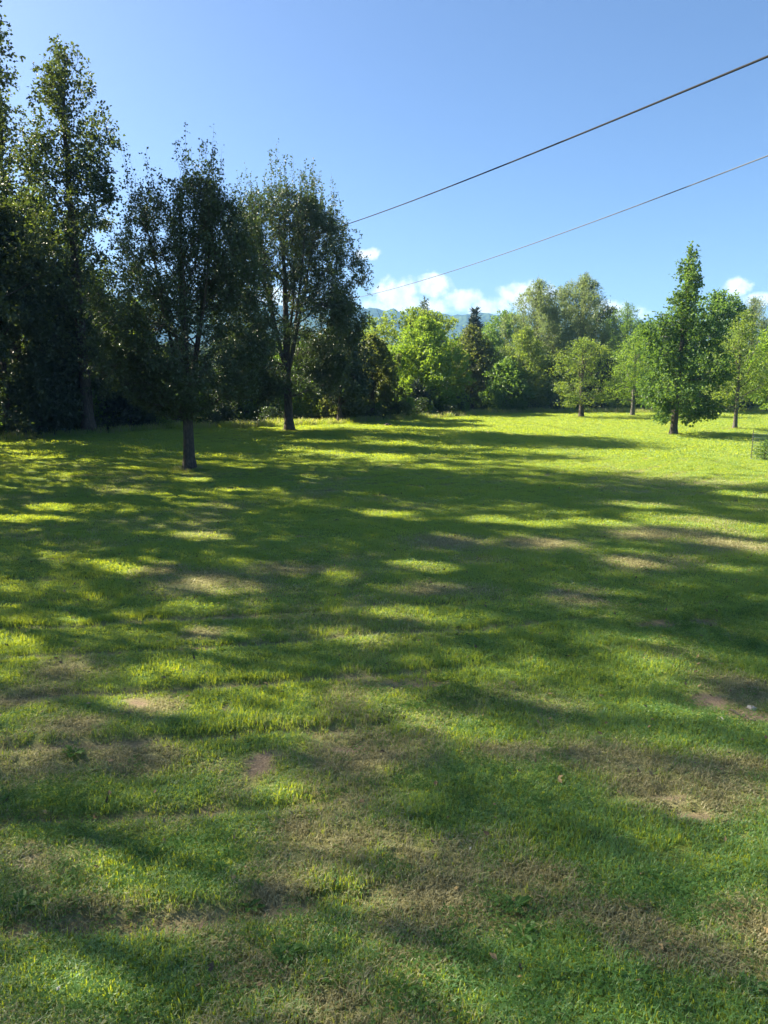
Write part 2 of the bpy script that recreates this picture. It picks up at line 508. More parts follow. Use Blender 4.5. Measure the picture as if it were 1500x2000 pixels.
# a dry tuft keeps some green blades
dthr = math_node(t, 'MULTIPLY', math_node(t, 'SUBTRACT', math_node(t, 'ADD', ad.outputs['Fac'], math_node(t, 'MULTIPLY', ab.outputs['Fac'], 0.7)), 0.62), 3.5, True)
c_ = mixc(t, dthr, gcol, dcol)
tr_ = mixc(t, dthr, gtr, dcol)
di = N(t, 'ShaderNodeBsdfDiffuse'); L(t, c_, di.inputs['Color'])
tr = N(t, 'ShaderNodeBsdfTranslucent'); L(t, tr_, tr.inputs['Color'])
mx = N(t, 'ShaderNodeMixShader', inp={0: 0.52}); L(t, di.outputs[0], mx.inputs[1]); L(t, tr.outputs[0], mx.inputs[2])
gl = N(t, 'ShaderNodeBsdfGlossy', inp={'Roughness': 0.5})
mx2 = N(t, 'ShaderNodeMixShader', inp={0: 0.04}); L(t, mx.outputs[0], mx2.inputs[1]); L(t, gl.outputs[0], mx2.inputs[2])
o_ = N(t, 'ShaderNodeOutputMaterial'); L(t, mx2.outputs[0], o_.inputs[0])


def tuft(nb, rad, hmin, hmax, w, seed):
    r = np.random.default_rng(seed)
    a = r.uniform(0, 2 * np.pi, nb); q = rad * np.sqrt(r.uniform(0, 1, nb))
    base = np.stack([q * np.cos(a), q * np.sin(a), np.full(nb, -0.008)], -1)
    h = r.uniform(hmin, hmax, nb)
    la = r.uniform(0, 2 * np.pi, nb); lean = r.uniform(0.15, 1.1, nb)
    d = np.stack([np.cos(la), np.sin(la), np.zeros(nb)], -1)
    side = np.stack([-np.sin(la + r.uniform(-.8, .8, nb)), np.cos(la), np.zeros(nb)], -1); side = norm(side) * w
    mid = base + d * (h * lean * 0.3)[:, None] + np.array([0, 0, 1]) * (h * 0.62)[:, None]
    tip = base + d * (h * lean * 0.95)[:, None] + np.array([0, 0, 1]) * (h * (1.0 - 0.28 * lean))[:, None]
    V = np.stack([base - side * .5, base + side * .5, mid + side * .42, mid - side * .42, tip], 1).reshape(-1, 3)
    b = np.arange(nb)[:, None] * 5
    return new_mesh('grass tuft', V, tris=b + np.array([[3, 2, 4]]), quads=b + np.array([[0, 1, 2, 3]]),
                    attrs={'tint': np.repeat(r.uniform(0, 1, nb), 5)}, mat=gmat)


tufts = [tuft(15, 0.045, 0.022, 0.08, 0.0062, 100 + i) for i in range(4)]
tufts += [tuft(44, 0.16, 0.03, 0.065, 0.0085, 110 + i) for i in range(4)]
tufts += [tuft(80, 0.42, 0.03, 0.07, 0.018, 120 + i) for i in range(4)]


def scatter(n, x0, x1, y0, y1):
    return rng.uniform(x0, x1, n), rng.uniform(y0, y1, n)


bands = [(1.6, 4.5, 6.0, 1150, 0), (4.5, 7.0, 6.0, 900, 0), (7.0, 10.0, 7.8, 520, 0), (10.0, 14.0, 10.0, 120, 1), (14.0, 20.0, 13.5, 90, 1), (20.0, 28.0, 19.0, 55, 1),
         (28.0, 60.0, 38.0, 16, 2)]
gx_, gy_, gk = [], [], []
for (y0, y1, hw, dens, k) in bands:
    n = int((y1 - y0) * 2 * hw * dens)
    x, y = scatter(n, -hw, hw, y0, y1)
    gx_.append(x); gy_.append(y); gk.append(np.full(n, k))
gx_ = np.concatenate(gx_); gy_ = np.concatenate(gy_); gk = np.concatenate(gk)
keep = (edge_dist(gx_, gy_) < 0.3) & (np.abs(gx_) < 0.62 * gy_ + 3.0)
so = soil_f(gx_, gy_)
dr = dry_f(gx_, gy_)
keep &= rng.uniform(0, 1, len(gx_)) > so * 1.15
keep &= rng.uniform(0, 1, len(gx_)) > 0.30 * dr
keep &= rng.uniform(0, 1, len(gx_)) > 0.8 * ruts(gx_, gy_)
gx_, gy_, gk, dr = gx_[keep], gy_[keep], gk[keep], dr[keep]
ng_ = len(gx_)
lush = fbm(gx_ * 0.9, gy_ * 0.9, 41, 3)
lush2 = fbm(gx_ * 3.1, gy_ * 3.1, 44, 2)
hs = (0.58 + 0.55 * sstep(0.35, 0.7, lush * 0.6 + lush2 * 0.4)) * (1 - 0.35 * dr) * rng.uniform(0.75, 1.25, ng_) * (1 + 0.35 * ruts(gx_, gy_ - 0.15))
ws = rng.uniform(0.85, 1.2, ng_)
rot = np.stack([rng.normal(0, 0.10, ng_), rng.normal(0, 0.10, ng_), rng.uniform(0, 6.283, ng_)], -1)
vary = np.clip(0.55 * lush2 + 0.45 * rng.uniform(0, 1, ng_) + 0.25 * (fbm(gx_ * 0.35, gy_ * 0.35, 47, 2) - 0.5), 0, 1)
instancer('grass', None, np.stack([gx_, gy_, height(gx_, gy_)], -1), tufts, rot, np.stack([ws, ws, hs], -1), gk * 4 + rng.integers(0, 4, ng_),
          {'dry': dr, 'vary': vary}, 'short mown grass, green with dry straw patches, all over the lawn')

# clover and low broad weeds in the lawn
def rosette(nl, lmin, lmax, wid, lift, seed):
    r = np.random.default_rng(seed)
    V = []; Q = []; T = []
    for i in range(nl):
        a = i * 2.4 + r.uniform(-.4, .4); l = r.uniform(lmin, lmax); w = l * wid * r.uniform(.8, 1.2); up = r.uniform(*lift)
        d = np.array([math.cos(a), math.sin(a), 0]); s = np.array([-math.sin(a), math.cos(a), 0]); z = np.array([0, 0, 1.0])
        st = d * l * 0.12
        pts = [st + z * .004, st + d * l * .45 - s * w * .5 + z * l * up * .8, st + d * l * .85 - s * w * .35 + z * l * up * .9, st + d * l + z * l * up * .75,
               st + d * l * .85 + s * w * .35 + z * l * up * .9, st + d * l * .45 + s * w * .5 + z * l * up * .8, st + d * l * .5 + z * l * up * .62]
        b = len(V)
        V += pts
        T += [[b, b + 6, b + 1], [b, b + 5, b + 6], [b + 1, b + 6, b + 2], [b + 2, b + 6, b + 3], [b + 3, b + 6, b + 4], [b + 4, b + 6, b + 5]]
    return np.array(V), np.array(T)


def clover(n, rad, seed):
    r = np.random.default_rng(seed)
    V = []; T = []; ti = []
    for i in range(n):
        a = r.uniform(0, 6.28); q = rad * math.sqrt(r.uniform()); c = np.array([q * math.cos(a), q * math.sin(a), r.uniform(.02, .05)])
        a0 = r.uniform(0, 6.28); l = r.uniform(.006, .011); tl = r.uniform(0, 1)
        nrm = np.array([r.normal(0, .3), r.normal(0, .3), 0])
        for k in range(3):
            b_ = a0 + k * 2.094; d = np.array([math.cos(b_), math.sin(b_), 0]); s = np.array([-math.sin(b_), math.cos(b_), 0])
            d[2] = d @ nrm; s[2] = s @ nrm
            b = len(V)
            V += [c, c + d * l * .7 - s * l * .55, c + d * l, c + d * l * .7 + s * l * .55]
            T += [[b, b + 1, b + 2], [b, b + 2, b + 3]]; ti += [tl] * 4
    return new_mesh('clover leaf', V, tris=T, attrs={'tint': np.array(ti)}, mat=M['leaf_weed'])


clovers = [clover(34, 0.09, 200 + i) for i in range(4)]
CL = [(300, 1690, .45, .25, 110), (100, 1590, .4, .3, 100), (1350, 1200, 1.1, 1.1, 330), (1250, 1230, .7, .7, 120), (1430, 1260, .6, .6, 120), (1080, 1960, .7, .3, 160), (560, 1870, .35, .25, 40),
      (60, 1780, .4, .3, 50), (230, 1940, .4, .2, 60), (1000, 1800, .4, .25, 40), (1330, 1760, .3, .2, 40), (860, 1380, .6, .3, 60), (1100, 1290, .6, .4, 60), (150, 1130, 1.0, 1.0, 60), (950, 1560, .6, .4, 60), (1380, 1390, .4, .25, 40)]
cx_, cy_ = [], []
for (px, py, ra, rb, n) in CL:
    c = G(px, py)
    n = int(n * .7)
    cx_.append(rng.normal(c[0], ra * .75, n)); cy_.append(rng.normal(c[1], rb * .8, n))
x, y = scatter(900, -7, 7, 2.5, 13); kk = fbm(x * .8, y * .8, 71, 3) > 0.52
cx_.append(x[kk]); cy_.append(y[kk])
cx_ = np.concatenate(cx_); cy_ = np.concatenate(cy_); nc = len(cx_)
cs = rng.uniform(.6, 1.35, nc)
instancer('clover', None, np.stack([cx_, cy_, height(cx_, cy_) + .005], -1), clovers, np.stack([np.zeros(nc), np.zeros(nc), rng.uniform(0, 6.28, nc)], -1),
          np.stack([cs, cs, cs], -1), rng.integers(0, 4, nc), {}, 'patches of clover and small weeds growing in the lawn')

# fallen leaves and clods
lm_, t = mat_new('fallen leaf')
ab = N(t, 'ShaderNodeAttribute', attribute_name='vary', attribute_type='INSTANCER')
b = N(t, 'ShaderNodeBsdfPrincipled', inp={'Roughness': .8}); L(t, ramp(t, ab.outputs['Fac'], [(0, (.05, .035, .02)), (.5, (.16, .10, .045)), (1, (.30, .22, .09))]), b.inputs['Base Color'])
o_ = N(t, 'ShaderNodeOutputMaterial'); L(t, b.outputs[0], o_.inputs[0])
ls = [new_mesh('fallen leaf', np.array([[0, 0, .002], [.022, -.016, .012], [.055, 0, .006 + .01 * i], [.022, .016, .010]]), tris=[[0, 1, 2], [0, 2, 3]], mat=lm_) for i in range(3)]
x = np.concatenate([rng.uniform(-8, 8, 1500), rng.uniform(-16, 10, 1500)]); y = np.concatenate([rng.uniform(2.5, 13, 1500), rng.uniform(12, 34, 1500)])
n = len(x); sc = rng.uniform(.5, 1.15, n)
instancer('fallen_leaves', None, np.stack([x, y, height(x, y) + .022], -1), ls, np.stack([rng.normal(0, .4, n), rng.normal(0, .4, n), rng.uniform(0, 6.28, n)], -1), np.stack([sc, sc, sc], -1), rng.integers(0, 3, n),
          {'vary': rng.uniform(0, 1, n)}, 'brown fallen leaves scattered thinly over the lawn')

# ------------------------------------------------------------------ trees
def rot_to(base, ang, azim):
    """unit vectors at angle ang from base, around it by azim"""
    ref = np.where(np.abs(base[:, 2:3]) > 0.9, np.array([[1.0, 0, 0]]), np.array([[0, 0, 1.0]]))
    u = norm(np.cross(base, ref)); w = np.cross(base, u)
    return base * np.cos(ang)[:, None] + (u * np.cos(azim)[:, None] + w * np.sin(azim)[:, None]) * np.sin(ang)[:, None]


def curve(p0, d, Ln, up, k, r, wob=0.06):
    tt = np.linspace(0, 1, k)[None, :, None]
    P = p0[:, None, :] + d[:, None, :] * (Ln[:, None, None] * tt)
    P = P + np.array([0, 0, 1.0]) * (up[:, None, None] * Ln[:, None, None] * tt ** 2)
    w = r.normal(0, 1, P.shape) * wob * Ln[:, None, None]
    w[:, 0] = 0
    return P + w * tt


class Tree:
    def __init__(s, seed, H, R, prof, trunk_r, crown0=0.2, n1=26, n2=7, n3=2400, nleaf=14, leaf=(0.07, 0.05), twig=0.6, ang=(70, 30), up1=0.15, up2=0.2,
                 lean=(0, 0), fork=None, shoots=0, shoot_len=1.5, droop=-0.25, l2f=0.42, lump=0.2, core=0.5, leader=0.94, twist=0.5, leafspread=0.05, fillpow=1.3, gap=1.1, fine=False):
        r = np.random.default_rng(seed)
        ph = r.uniform(0, 6.28, 6)
        zs = np.array([p[0] for p in prof]) * H; rs = np.array([p[1] for p in prof]) * R

        def axis_xy(z):
            f = z / H
            return np.stack([lean[0] * f * H, lean[1] * f * H], -1)

        def inside(P, slack=1.0):
            z = P[..., 2]
            a = P[..., :2] - np.stack([lean[0] * z, lean[1] * z], -1)
            az = np.arctan2(a[..., 1], a[..., 0]); zf = z / H
            n = 1 + lump * (np.sin(3 * az + ph[0] + 7 * zf) * .5 + np.sin(2 * az + ph[1] - 11 * zf) * .5 + np.sin(5 * az + ph[2] + 23 * zf) * .45 + np.sin(31 * zf + ph[3] + az) * .4)
            rr = np.interp(z, zs, rs, left=0, right=0) * n
            return np.hypot(a[..., 0], a[..., 1]) < rr * slack

        def fit(p0, d, up, lmax, slack=1.0, k=26):
            f = np.linspace(0.06, 1, k)
            Pt = p0[:, None, :] + d[:, None, :] * (lmax[:, None] * f[None, :])[..., None]
            Pt[..., 2] += up[:, None] * lmax[:, None] * f[None, :] ** 2
            ok = inside(Pt, slack)
            last = np.where(ok.any(1), k - 1 - np.argmax(ok[:, ::-1], 1), 0)
            return lmax * f[last]
        # trunk and leaders
        K0 = 16
        axes = []; rad = []
        f = np.linspace(0, 1, K0)
        wl = r.normal(0, 1, (K0, 2)).cumsum(0) * 0.012 * H * 0.35
        wl -= wl[0]
        topz = leader * H
        P = np.zeros((K0, 3)); P[:, 2] = -0.15 + f * (topz + .15)
        P[:, 0] = lean[0] * P[:, 2] + wl[:, 0] * f; P[:, 1] = lean[1] * P[:, 2] + wl[:, 1] * f
        axes.append(P); rad.append(trunk_r * np.maximum((1 - f) ** 0.75, 0.04) * (1 + 0.55 * np.exp(-np.maximum(P[:, 2], 0) / 0.22)))
        if fork:
            zf, nf, spread = fork
            for i in range(nf):
                az = i * 6.28 / nf + r.uniform(-.5, .5)
                z0 = zf * r.uniform(0.9, 1.25)
                p0 = np.array([np.interp(z0, P[:, 2], P[:, 0]), np.interp(z0, P[:, 2], P[:, 1]), z0])
                topf = r.uniform(0.78, 0.95)
                rr = spread * R * r.uniform(.7, 1.1)
                p1 = np.array([math.cos(az) * rr + lean[0] * H, math.sin(az) * rr + lean[1] * H, topf * H])
                g = np.linspace(0, 1, K0)[:, None]
                Q = p0 + (p1 - p0) * np.concatenate([g ** .75, g ** .75, g], 1)
                Q[:, :2] += (r.normal(0, 1, (K0, 2)).cumsum(0) * 0.01 * H * 0.3) * g
                axes.append(Q); rad.append(trunk_r * 0.40 * np.maximum((1 - g[:, 0]) ** 0.8, 0.05))
        A0 = np.array(axes); R0 = np.array(rad)
        # primaries
        na = len(A0); N1 = n1 if na == 1 else n1
        pick = np.arange(N1) % na
        tlo = np.array([max(0.0, (crown0 * H - a[0, 2]) / (a[-1, 2] - a[0, 2])) for a in A0])
        tlo = np.maximum(tlo, np.where(np.arange(na) > 0, 0.22, 0))
        u = (np.arange(N1) + r.uniform(0, 1, N1)) / N1
        tt = tlo[pick] + (0.985 - tlo[pick]) * u
        fi = tt * (K0 - 1); i0 = np.minimum(fi.astype(int), K0 - 2); fr = (fi - i0)[:, None]
        p0 = A0[pick, i0] * (1 - fr) + A0[pick, i0 + 1] * fr
        pr = R0[pick, i0] * (1 - fr[:, 0]) + R0[pick, i0 + 1] * fr[:, 0]
        az = np.arange(N1) * 2.39996 + r.uniform(-.5, .5, N1)
        el = np.radians(ang[0] + (ang[1] - ang[0]) * u + r.uniform(-9, 9, N1))
        d = np.stack([np.sin(el) * np.cos(az), np.sin(el) * np.sin(az), np.cos(el)], -1)
        upv = np.full(N1, up1) * r.uniform(.4, 1.6, N1)
        L1 = fit(p0, d, upv, np.full(N1, max(R * 2.4, 0.5 * H if ang[1] < 35 else R * 2.4))) * r.uniform(.82, 1.0, N1)
        K1 = 7
        P1 = curve(p0, d, L1, upv, K1, r, 0.05)
        r1 = np.minimum(pr * 0.5, 0.010 * L1 + 0.006)
        R1 = r1[:, None] * np.linspace(1, .22, K1)[None, :]
        # secondaries: grown out to points spread through the crown, from the nearest limb below
        N2 = int(n1 * n2)
        zz = np.linspace(0, 1, 60); wz = np.interp(zz, zs / H, rs, left=0, right=0) ** fillpow; cz = np.cumsum(wz); cz = cz / cz[-1]
        m = N2 * 4
        zt = np.interp(r.uniform(0, 1, m), cz, zz) * H
        azt = r.uniform(0, 6.283, m)
        rt = np.interp(zt, zs, rs, left=0, right=0) * (1 + lump) * r.uniform(0, 1, m) ** .42
        tgt = np.stack([rt * np.cos(azt) + lean[0] * zt, rt * np.sin(azt) + lean[1] * zt, zt], -1)
        g = vnoise(tgt[:, 0] / gap + 30, tgt[:, 2] / gap + tgt[:, 1] / gap * .8, seed + 5) + .35 * vnoise(tgt[:, 1] / gap * 1.9, tgt[:, 2] / gap * 1.9, seed + 6)
        ok = inside(tgt, .97)
        g = np.where(ok, g, -9)
        sel = np.argsort(-(g + r.uniform(0, .55, m)))[:N2]
        tgt = tgt[sel][ok[sel]]; N2 = len(tgt)
        cand = np.concatenate([P1[:, 1:].reshape(-1, 3), A0[:, 3:].reshape(-1, 3)])
        crad = np.concatenate([R1[:, 1:].ravel(), R0[:, 3:].ravel()])
        okc = cand[:, 2] > crown0 * H * .8
        cand, crad = cand[okc], crad[okc]
        dv = tgt[:, None, :] - cand[None]
        hd = np.hypot(dv[..., 0], dv[..., 1]); ds = np.sqrt(hd ** 2 + dv[..., 2] ** 2)
        best = np.argmin(ds + .7 * np.abs(dv[..., 2] - (up2 + .1) * hd), 1)
        p0 = cand[best]; vec = tgt - p0
        L2 = np.linalg.norm(vec, axis=1)
        K2 = 5
        tt = np.linspace(0, 1, K2)[None, :, None]
        P2 = p0[:, None] + vec[:, None] * tt - np.array([0, 0, 1.0]) * (L2 * up2 * .4)[:, None, None] * (tt * (1 - tt))
        wv = r.normal(0, .035, P2.shape) * L2[:, None, None]; wv[:, 0] = 0
        P2 = P2 + wv
        R2 = np.minimum(crad[best] * .6, 0.007 * L2 + 0.004)[:, None] * np.linspace(1, .35, K2)[None, :]
        # twigs: on secondaries, on primaries, on the leader
        n3a = int(n3 * .72); n3b = int(n3 * .20); n3c = n3 - n3a - n3b

        def on(Pp, n, lo, wts):
            q = r.choice(len(Pp), n, p=wts / wts.sum()); kk = Pp.shape[1]
            tq = r.uniform(lo, 1, n); fi = tq * (kk - 1); i0 = np.minimum(fi.astype(int), kk - 2); fr = (fi - i0)[:, None]
            return Pp[q, i0] * (1 - fr) + Pp[q, i0 + 1] * fr, norm(Pp[q, i0 + 1] - Pp[q, i0])
        a_, ta = on(P2, n3a, .35, L2 + .4); b_, tb = on(P1, n3b, .25, L1); c_, tc_ = on(A0, n3c, max(0.35, crown0 + .1), np.ones(na))
        p0 = np.concatenate([a_, b_, c_]); tg = np.concatenate([ta, tb, tc_]); N3 = len(p0)
        d = norm(rot_to(tg, np.radians(r.uniform(15, 75, N3)), r.uniform(0, 6.28, N3)) + np.array([0, 0, up2]))
        L3 = fit(p0, d, np.zeros(N3), twig * r.uniform(.5, 1.25, N3), 1.08, 10)
        good = inside(p0, 1.1) & (L3 > twig * .08)
        p0, d, L3 = p0[good], d[good], L3[good]
        if shoots:
            cand = np.concatenate([P1[:, -1], P2[:, -1], P2[:, 3]])
            top = cand[~inside(cand + np.array([0, 0, shoot_len * .5]))]
            top = top[top[:, 2] > H * .55]
            if len(top):
                q = top[r.integers(0, len(top), shoots)]
                dd = norm(np.stack([r.normal(0, .13, shoots), r.normal(0, .13, shoots), np.ones(shoots)], -1))
                p0 = np.concatenate([p0, q]); d = np.concatenate([d, dd]); L3 = np.concatenate([L3, shoot_len * r.uniform(.3, 1.1, shoots)])
        N3 = len(p0)
        K3 = 3
        P3 = curve(p0, d, L3, np.full(N3, .05), K3, r, 0.05)
        R3 = np.full((N3, 1), .0045) * np.array([[1, .75, .4]]) * (1 + 0 * L3[:, None])
        # leaves
        per = np.maximum(1, np.round(nleaf * np.clip(L3 / twig, .35, 2.0) * r.uniform(.6, 1.3, N3))).astype(int)
        q = np.repeat(np.arange(N3), per); nl = len(q)
        tl = r.uniform(.08, 1.02, nl)
        i0 = np.minimum((tl * 2).astype(int), 1); fr = (tl * 2 - i0)[:, None]
        pl = P3[q, i0] * (1 - fr) + P3[q, i0 + 1] * fr
        dl = norm(P3[q, i0 + 1] - P3[q, i0])
        pl = pl + r.normal(0, leafspread, (nl, 3))
        ax = norm(dl * 0.6 + r.normal(0, .6, (nl, 3)) + np.array([0, 0, droop]))
        nn = norm(r.normal(0, 1, (nl, 3)) * twist + np.array([0, 0, .6]))
        sd = norm(np.cross(ax, nn)); nn = np.cross(sd, ax)
        ll = leaf[0] * r.uniform(.65, 1.25, nl); lw = leaf[1] * r.uniform(.7, 1.2, nl)
        s.leaf_p = pl
        tip = pl + ax * ll[:, None]
        mid = pl + ax * (ll * .45)[:, None] + nn * (lw * .18)[:, None]
        s.LV = np.stack([pl, mid + sd * (lw * .5)[:, None], tip, mid - sd * (lw * .5)[:, None]], 1)
        clump = vnoise(pl[:, 0] * 1.1 + 50, pl[:, 2] * 1.1 + pl[:, 1] * .7, seed)
        s.tint = np.clip(.55 * r.uniform(0, 1, nl) + .45 * clump, 0, 1)
        s.trunk = [tubes(A0, R0, 9), tubes(P1, R1, 5)]
        s.branch = [tubes(P2, R2, 4), tubes(P3, R3, 3)] if fine else [tubes(P2[:, ::2], R2[:, ::2], 3)]
        s.H = H

    def meshes(s, leafmat, bark, keep=None):
        def join(parts):
            V = []; Q = []; n = 0
            for v, q in parts:
                V.append(v); Q.append(q + n); n += len(v)
            return np.concatenate(V), np.concatenate(Q)
        v, q = join(s.trunk)
        mt = new_mesh('trunk', v, quads=q, smooth=True, mat=bark)
        v, q = join(s.branch)
        mb = new_mesh('branches', v, quads=q, smooth=True, mat=bark)
        LV = s.LV; ti = s.tint
        if keep is not None:
            LV = LV[keep]; ti = ti[keep]
        n = len(LV); b = np.arange(n)[:, None] * 4
        tr_ = np.concatenate([b + np.array([[0, 1, 2]]), b + np.array([[0, 2, 3]])])
        mf = new_mesh('foliage', LV.reshape(-1, 3), tris=tr_, attrs={'tint': np.repeat(ti, 4)}, mat=leafmat)
        return mt, mb, mf


# sunlit spots seen on the shaded lawn: leaves are cut out of the crowns along the sun's rays to light them
LIT = [(20, 1015, .9), (100, 990, .7), (100, 893, .9), (110, 1015, .5), (265, 1104, .8), (390, 1045, .7), (430, 1140, .7), (415, 1240, .42), (290, 1390, .38), (700, 1255, .42), (830, 1110, .65),
       (780, 1210, .35), (960, 1013, .7), (1060, 1022, .6), (1090, 1057, .5), (1330, 1015, 1.2), (1420, 1030, 1.0), (1490, 1065, 1.0), (1310, 1305, .40), (1240, 1100, .5), (760, 1002, .7), (1170, 1018, .8),
       (300, 1700, .30), (420, 1680, .25), (200, 1650, .22), (1430, 1720, .34), (1480, 1760, .3), (660, 1650, .22), (330, 1800, .2), (140, 1310, .25), (640, 1360, .2), (470, 1440, .25), (560, 1550, .22), (200, 1930, .3), (1250, 985, .8), (1480, 965, 1.0), (600, 930, .5), (380, 935, .7), (450, 955, .5), (250, 915, .6), (560, 880, .6), (640, 860, .7), (560, 955, .5)]
LITG = [(*G(px, py), r) for (px, py, r) in LIT]


def shaft_keep(leaf_world):
    k = np.ones(len(leaf_world), bool)
    for (gx0, gy0, r) in LITG:
        v = leaf_world - np.array([gx0, gy0, 0.0])
        al = v @ S
        d2 = np.einsum('ij,ij->i', v, v) - al ** 2
        k &= ~(d2 < (r * .62) ** 2)
    return k


ROUND = [(.12, .3), (.2, .72), (.32, .98), (.45, 1.0), (.6, .93), (.75, .72), (.87, .45), (.95, .22), (1, .04)]
PEARP = [(.185, .3), (.24, .7), (.31, .92), (.42, 1.0), (.55, .98), (.68, .87), (.78, .74), (.86, .58), (.92, .37), (.96, .2), (1, .05)]
PEARB = [(.12, .4), (.17, .74), (.26, .92), (.4, 1.0), (.55, .98), (.68, .9), (.78, .82), (.86, .70), (.92, .48), (.96, .22), (1, .04)]
COLP = [(.1, .5), (.2, .85), (.35, 1.0), (.5, .98), (.65, .9), (.8, .74), (.9, .55), (.97, .3), (1, .1)]
SIDEP = [(.2, .7), (.3, .95), (.6, 1.0), (.8, .85), (.92, .6), (1, .2)]
DOME = [(.08, .6), (.25, .95), (.55, 1.0), (.75, .86), (.9, .6), (.97, .35), (1, .12)]
CONEP = [(.055, .3), (.09, .7), (.15, .9), (.28, 1.0), (.4, .9), (.52, .72), (.62, .58), (.74, .42), (.85, .27), (.93, .14), (1, .02)]
SPRUCE = [(.03, .8), (.1, 1.0), (.4, .72), (.7, .38), (.9, .13), (1, .01)]
VASE = [(.14, .2), (.22, .5), (.35, .85), (.55, 1.0), (.72, .95), (.86, .66), (.95, .35), (1, .1)]
BUSH = [(0.0, .7), (.1, .92), (.3, 1.0), (.55, .9), (.75, .68), (.9, .38), (1, .1)]

KINDS = {
    'pear': dict(prof=PEARP, crown0=.19, n1=52, n2=8, ang=(72, 22), fillpow=1.0, up1=.25, up2=.38, leaf=(.088, .060), twig=.62, lump=.16, fine=True, mat='leaf_pear'),
    'poplar': dict(prof=COLP, crown0=.15, n1=46, n2=7, ang=(62, 28), up1=.22, up2=.22, leaf=(.115, .10), twig=.8, lump=.46, gap=2.3, l2f=.36, mat='leaf_poplar'),
    'round': dict(prof=ROUND, crown0=.14, n1=34, n2=7, ang=(75, 25), up1=.18, up2=.2, leaf=(.11, .075), twig=.8, lump=.2, mat='leaf_dark'),
    'cone': dict(prof=CONEP, crown0=.09, n1=46, n2=7, ang=(88, 40), up1=.10, up2=.15, leaf=(.12, .09), twig=.6, lump=.26, mat='leaf_alder'),
    'apple': dict(prof=VASE, crown0=.2, n1=30, n2=8, ang=(62, 22), up1=.2, up2=.35, leaf=(.11, .07), twig=.6, lump=.25, mat='leaf_olive'),
    'willow': dict(prof=VASE, crown0=.12, n1=40, n2=8, ang=(45, 12), up1=.3, up2=.7, leaf=(.16, .030), twig=1.0, lump=.28, mat='leaf_willow'),
    'spruce': dict(prof=SPRUCE, crown0=.05, n1=90, n2=6, ang=(98, 60), up1=-.08, up2=-.05, leaf=(.30, .06), twig=.5, lump=.12, mat='needle', l2f=.4, droop=-.1),
    'bush': dict(prof=BUSH, crown0=.03, n1=30, n2=7, ang=(70, 15), up1=.15, up2=.3, leaf=(.11, .08), twig=.6, lump=.2, mat='leaf_dark'),
}


def plant(kind, name, label, cat, loc, H, R, n3, nleaf, seed, trunk_r=.15, group=None, mat=None, bark='bark', carve=False, leafscale=1.0, **kw):
    k = dict(KINDS[kind]); m = k.pop('mat'); k.update(kw)
    k['leaf'] = (k['leaf'][0] * leafscale, k['leaf'][1] * leafscale)
    T = Tree(seed, H, R, n3=n3, nleaf=nleaf, trunk_r=trunk_r, **k)
    loc = np.array([loc[0], loc[1], float(height(loc[0], loc[1]))])
    keep = None
    if carve:
        keep = shaft_keep(T.leaf_p + loc)
    mt, mb, mf = T.meshes(M[mat or m], M[bark], keep)
    root = bpy.data.objects.new(name, None); COL.objects.link(root); root.location = loc
    tag(root, label, cat, group)
    obj('trunk', mt, root); tag(obj('branches', mb, root), kind='stuff'); obj('foliage', mf, root)
    return root


def spec(px, Y, top, rpx, base=None):
    """place from picture numbers: column, distance, top row and half width"""
    g = at(px, 760 if base is None else base, Y)
    H = at(px, top, Y)[2]
    R = rpx / FPX * Y / math.cos(PITCH) * 0.98
    return (g[0], Y), H, R


def gspec(px, py, top, rpx):
    g = G(px, py)
    loc, H, R = spec(px, g[1], top, rpx)
    return (g[0], g[1]), H, R


# --- the two pear trees on the lawn
loc, H, R = gspec(370, 918, 322, 168)
plant('pear', 'pear_tree', 'dark pear tree with one bare trunk standing nearest in the lawn', 'tree', loc, H, R, 5400, 18, 1, trunk_r=.185, fork=(2.0, 4, .5), lean=(.014, 0), shoots=150, shoot_len=1.35)
loc, H, R = gspec(565, 842, 350, 156)
plant('pear', 'pear_tree', 'tall dark pear tree behind the nearest one, its trunk at the lawn edge', 'tree', loc, H, R, 6600, 18, 2, trunk_r=.24, fork=(3.0, 5, .5), lean=(-.02, 0), crown0=.13, shoots=150, shoot_len=1.8, prof=PEARB, twig=.8, leafscale=1.35)

# --- trees on the sunny right part of the lawn
loc, H, R = gspec(1315, 848, 464, 86)
plant('cone', 'alder_tree', 'tall cone shaped tree with leaning trunk, tallest on the sunny lawn', 'tree', loc, H, R * .88, 1900, 11, 3, fine=True, trunk_r=.17, lean=(.03, 0), leaf=(.15, .115), mat='leaf_cone', lump=.5, gap=2.0)
loc, H, R = gspec(1135, 815, 655, 52)
plant('apple', 'apple_tree', 'small upright apple tree with short forked trunk below the tall willows', 'tree', loc, H, R * 1.1, 1300, 10, 4, trunk_r=.17, fork=(1.2, 3, .5), bark='bark', mat='leaf_olive', crown0=.16, lump=.42, prof=PEARB)
loc, H, R = gspec(1235, 812, 640, 58)
plant('apple', 'apple_tree', 'small olive tree with pale slim trunk just left of the tall cone shaped tree', 'tree', loc, H, R, 1100, 10, 5, trunk_r=.14, bark='bark_grey', mat='leaf_bright', prof=ROUND)
loc, H, R = gspec(1435, 838, 600, 62)
plant('apple', 'apple_tree', 'slim grey trunked tree right of the tall cone shaped tree on the sunny lawn', 'tree', loc, H, R, 1200, 10, 6, trunk_r=.11, bark='bark_grey', prof=ROUND, mat='leaf_olive')

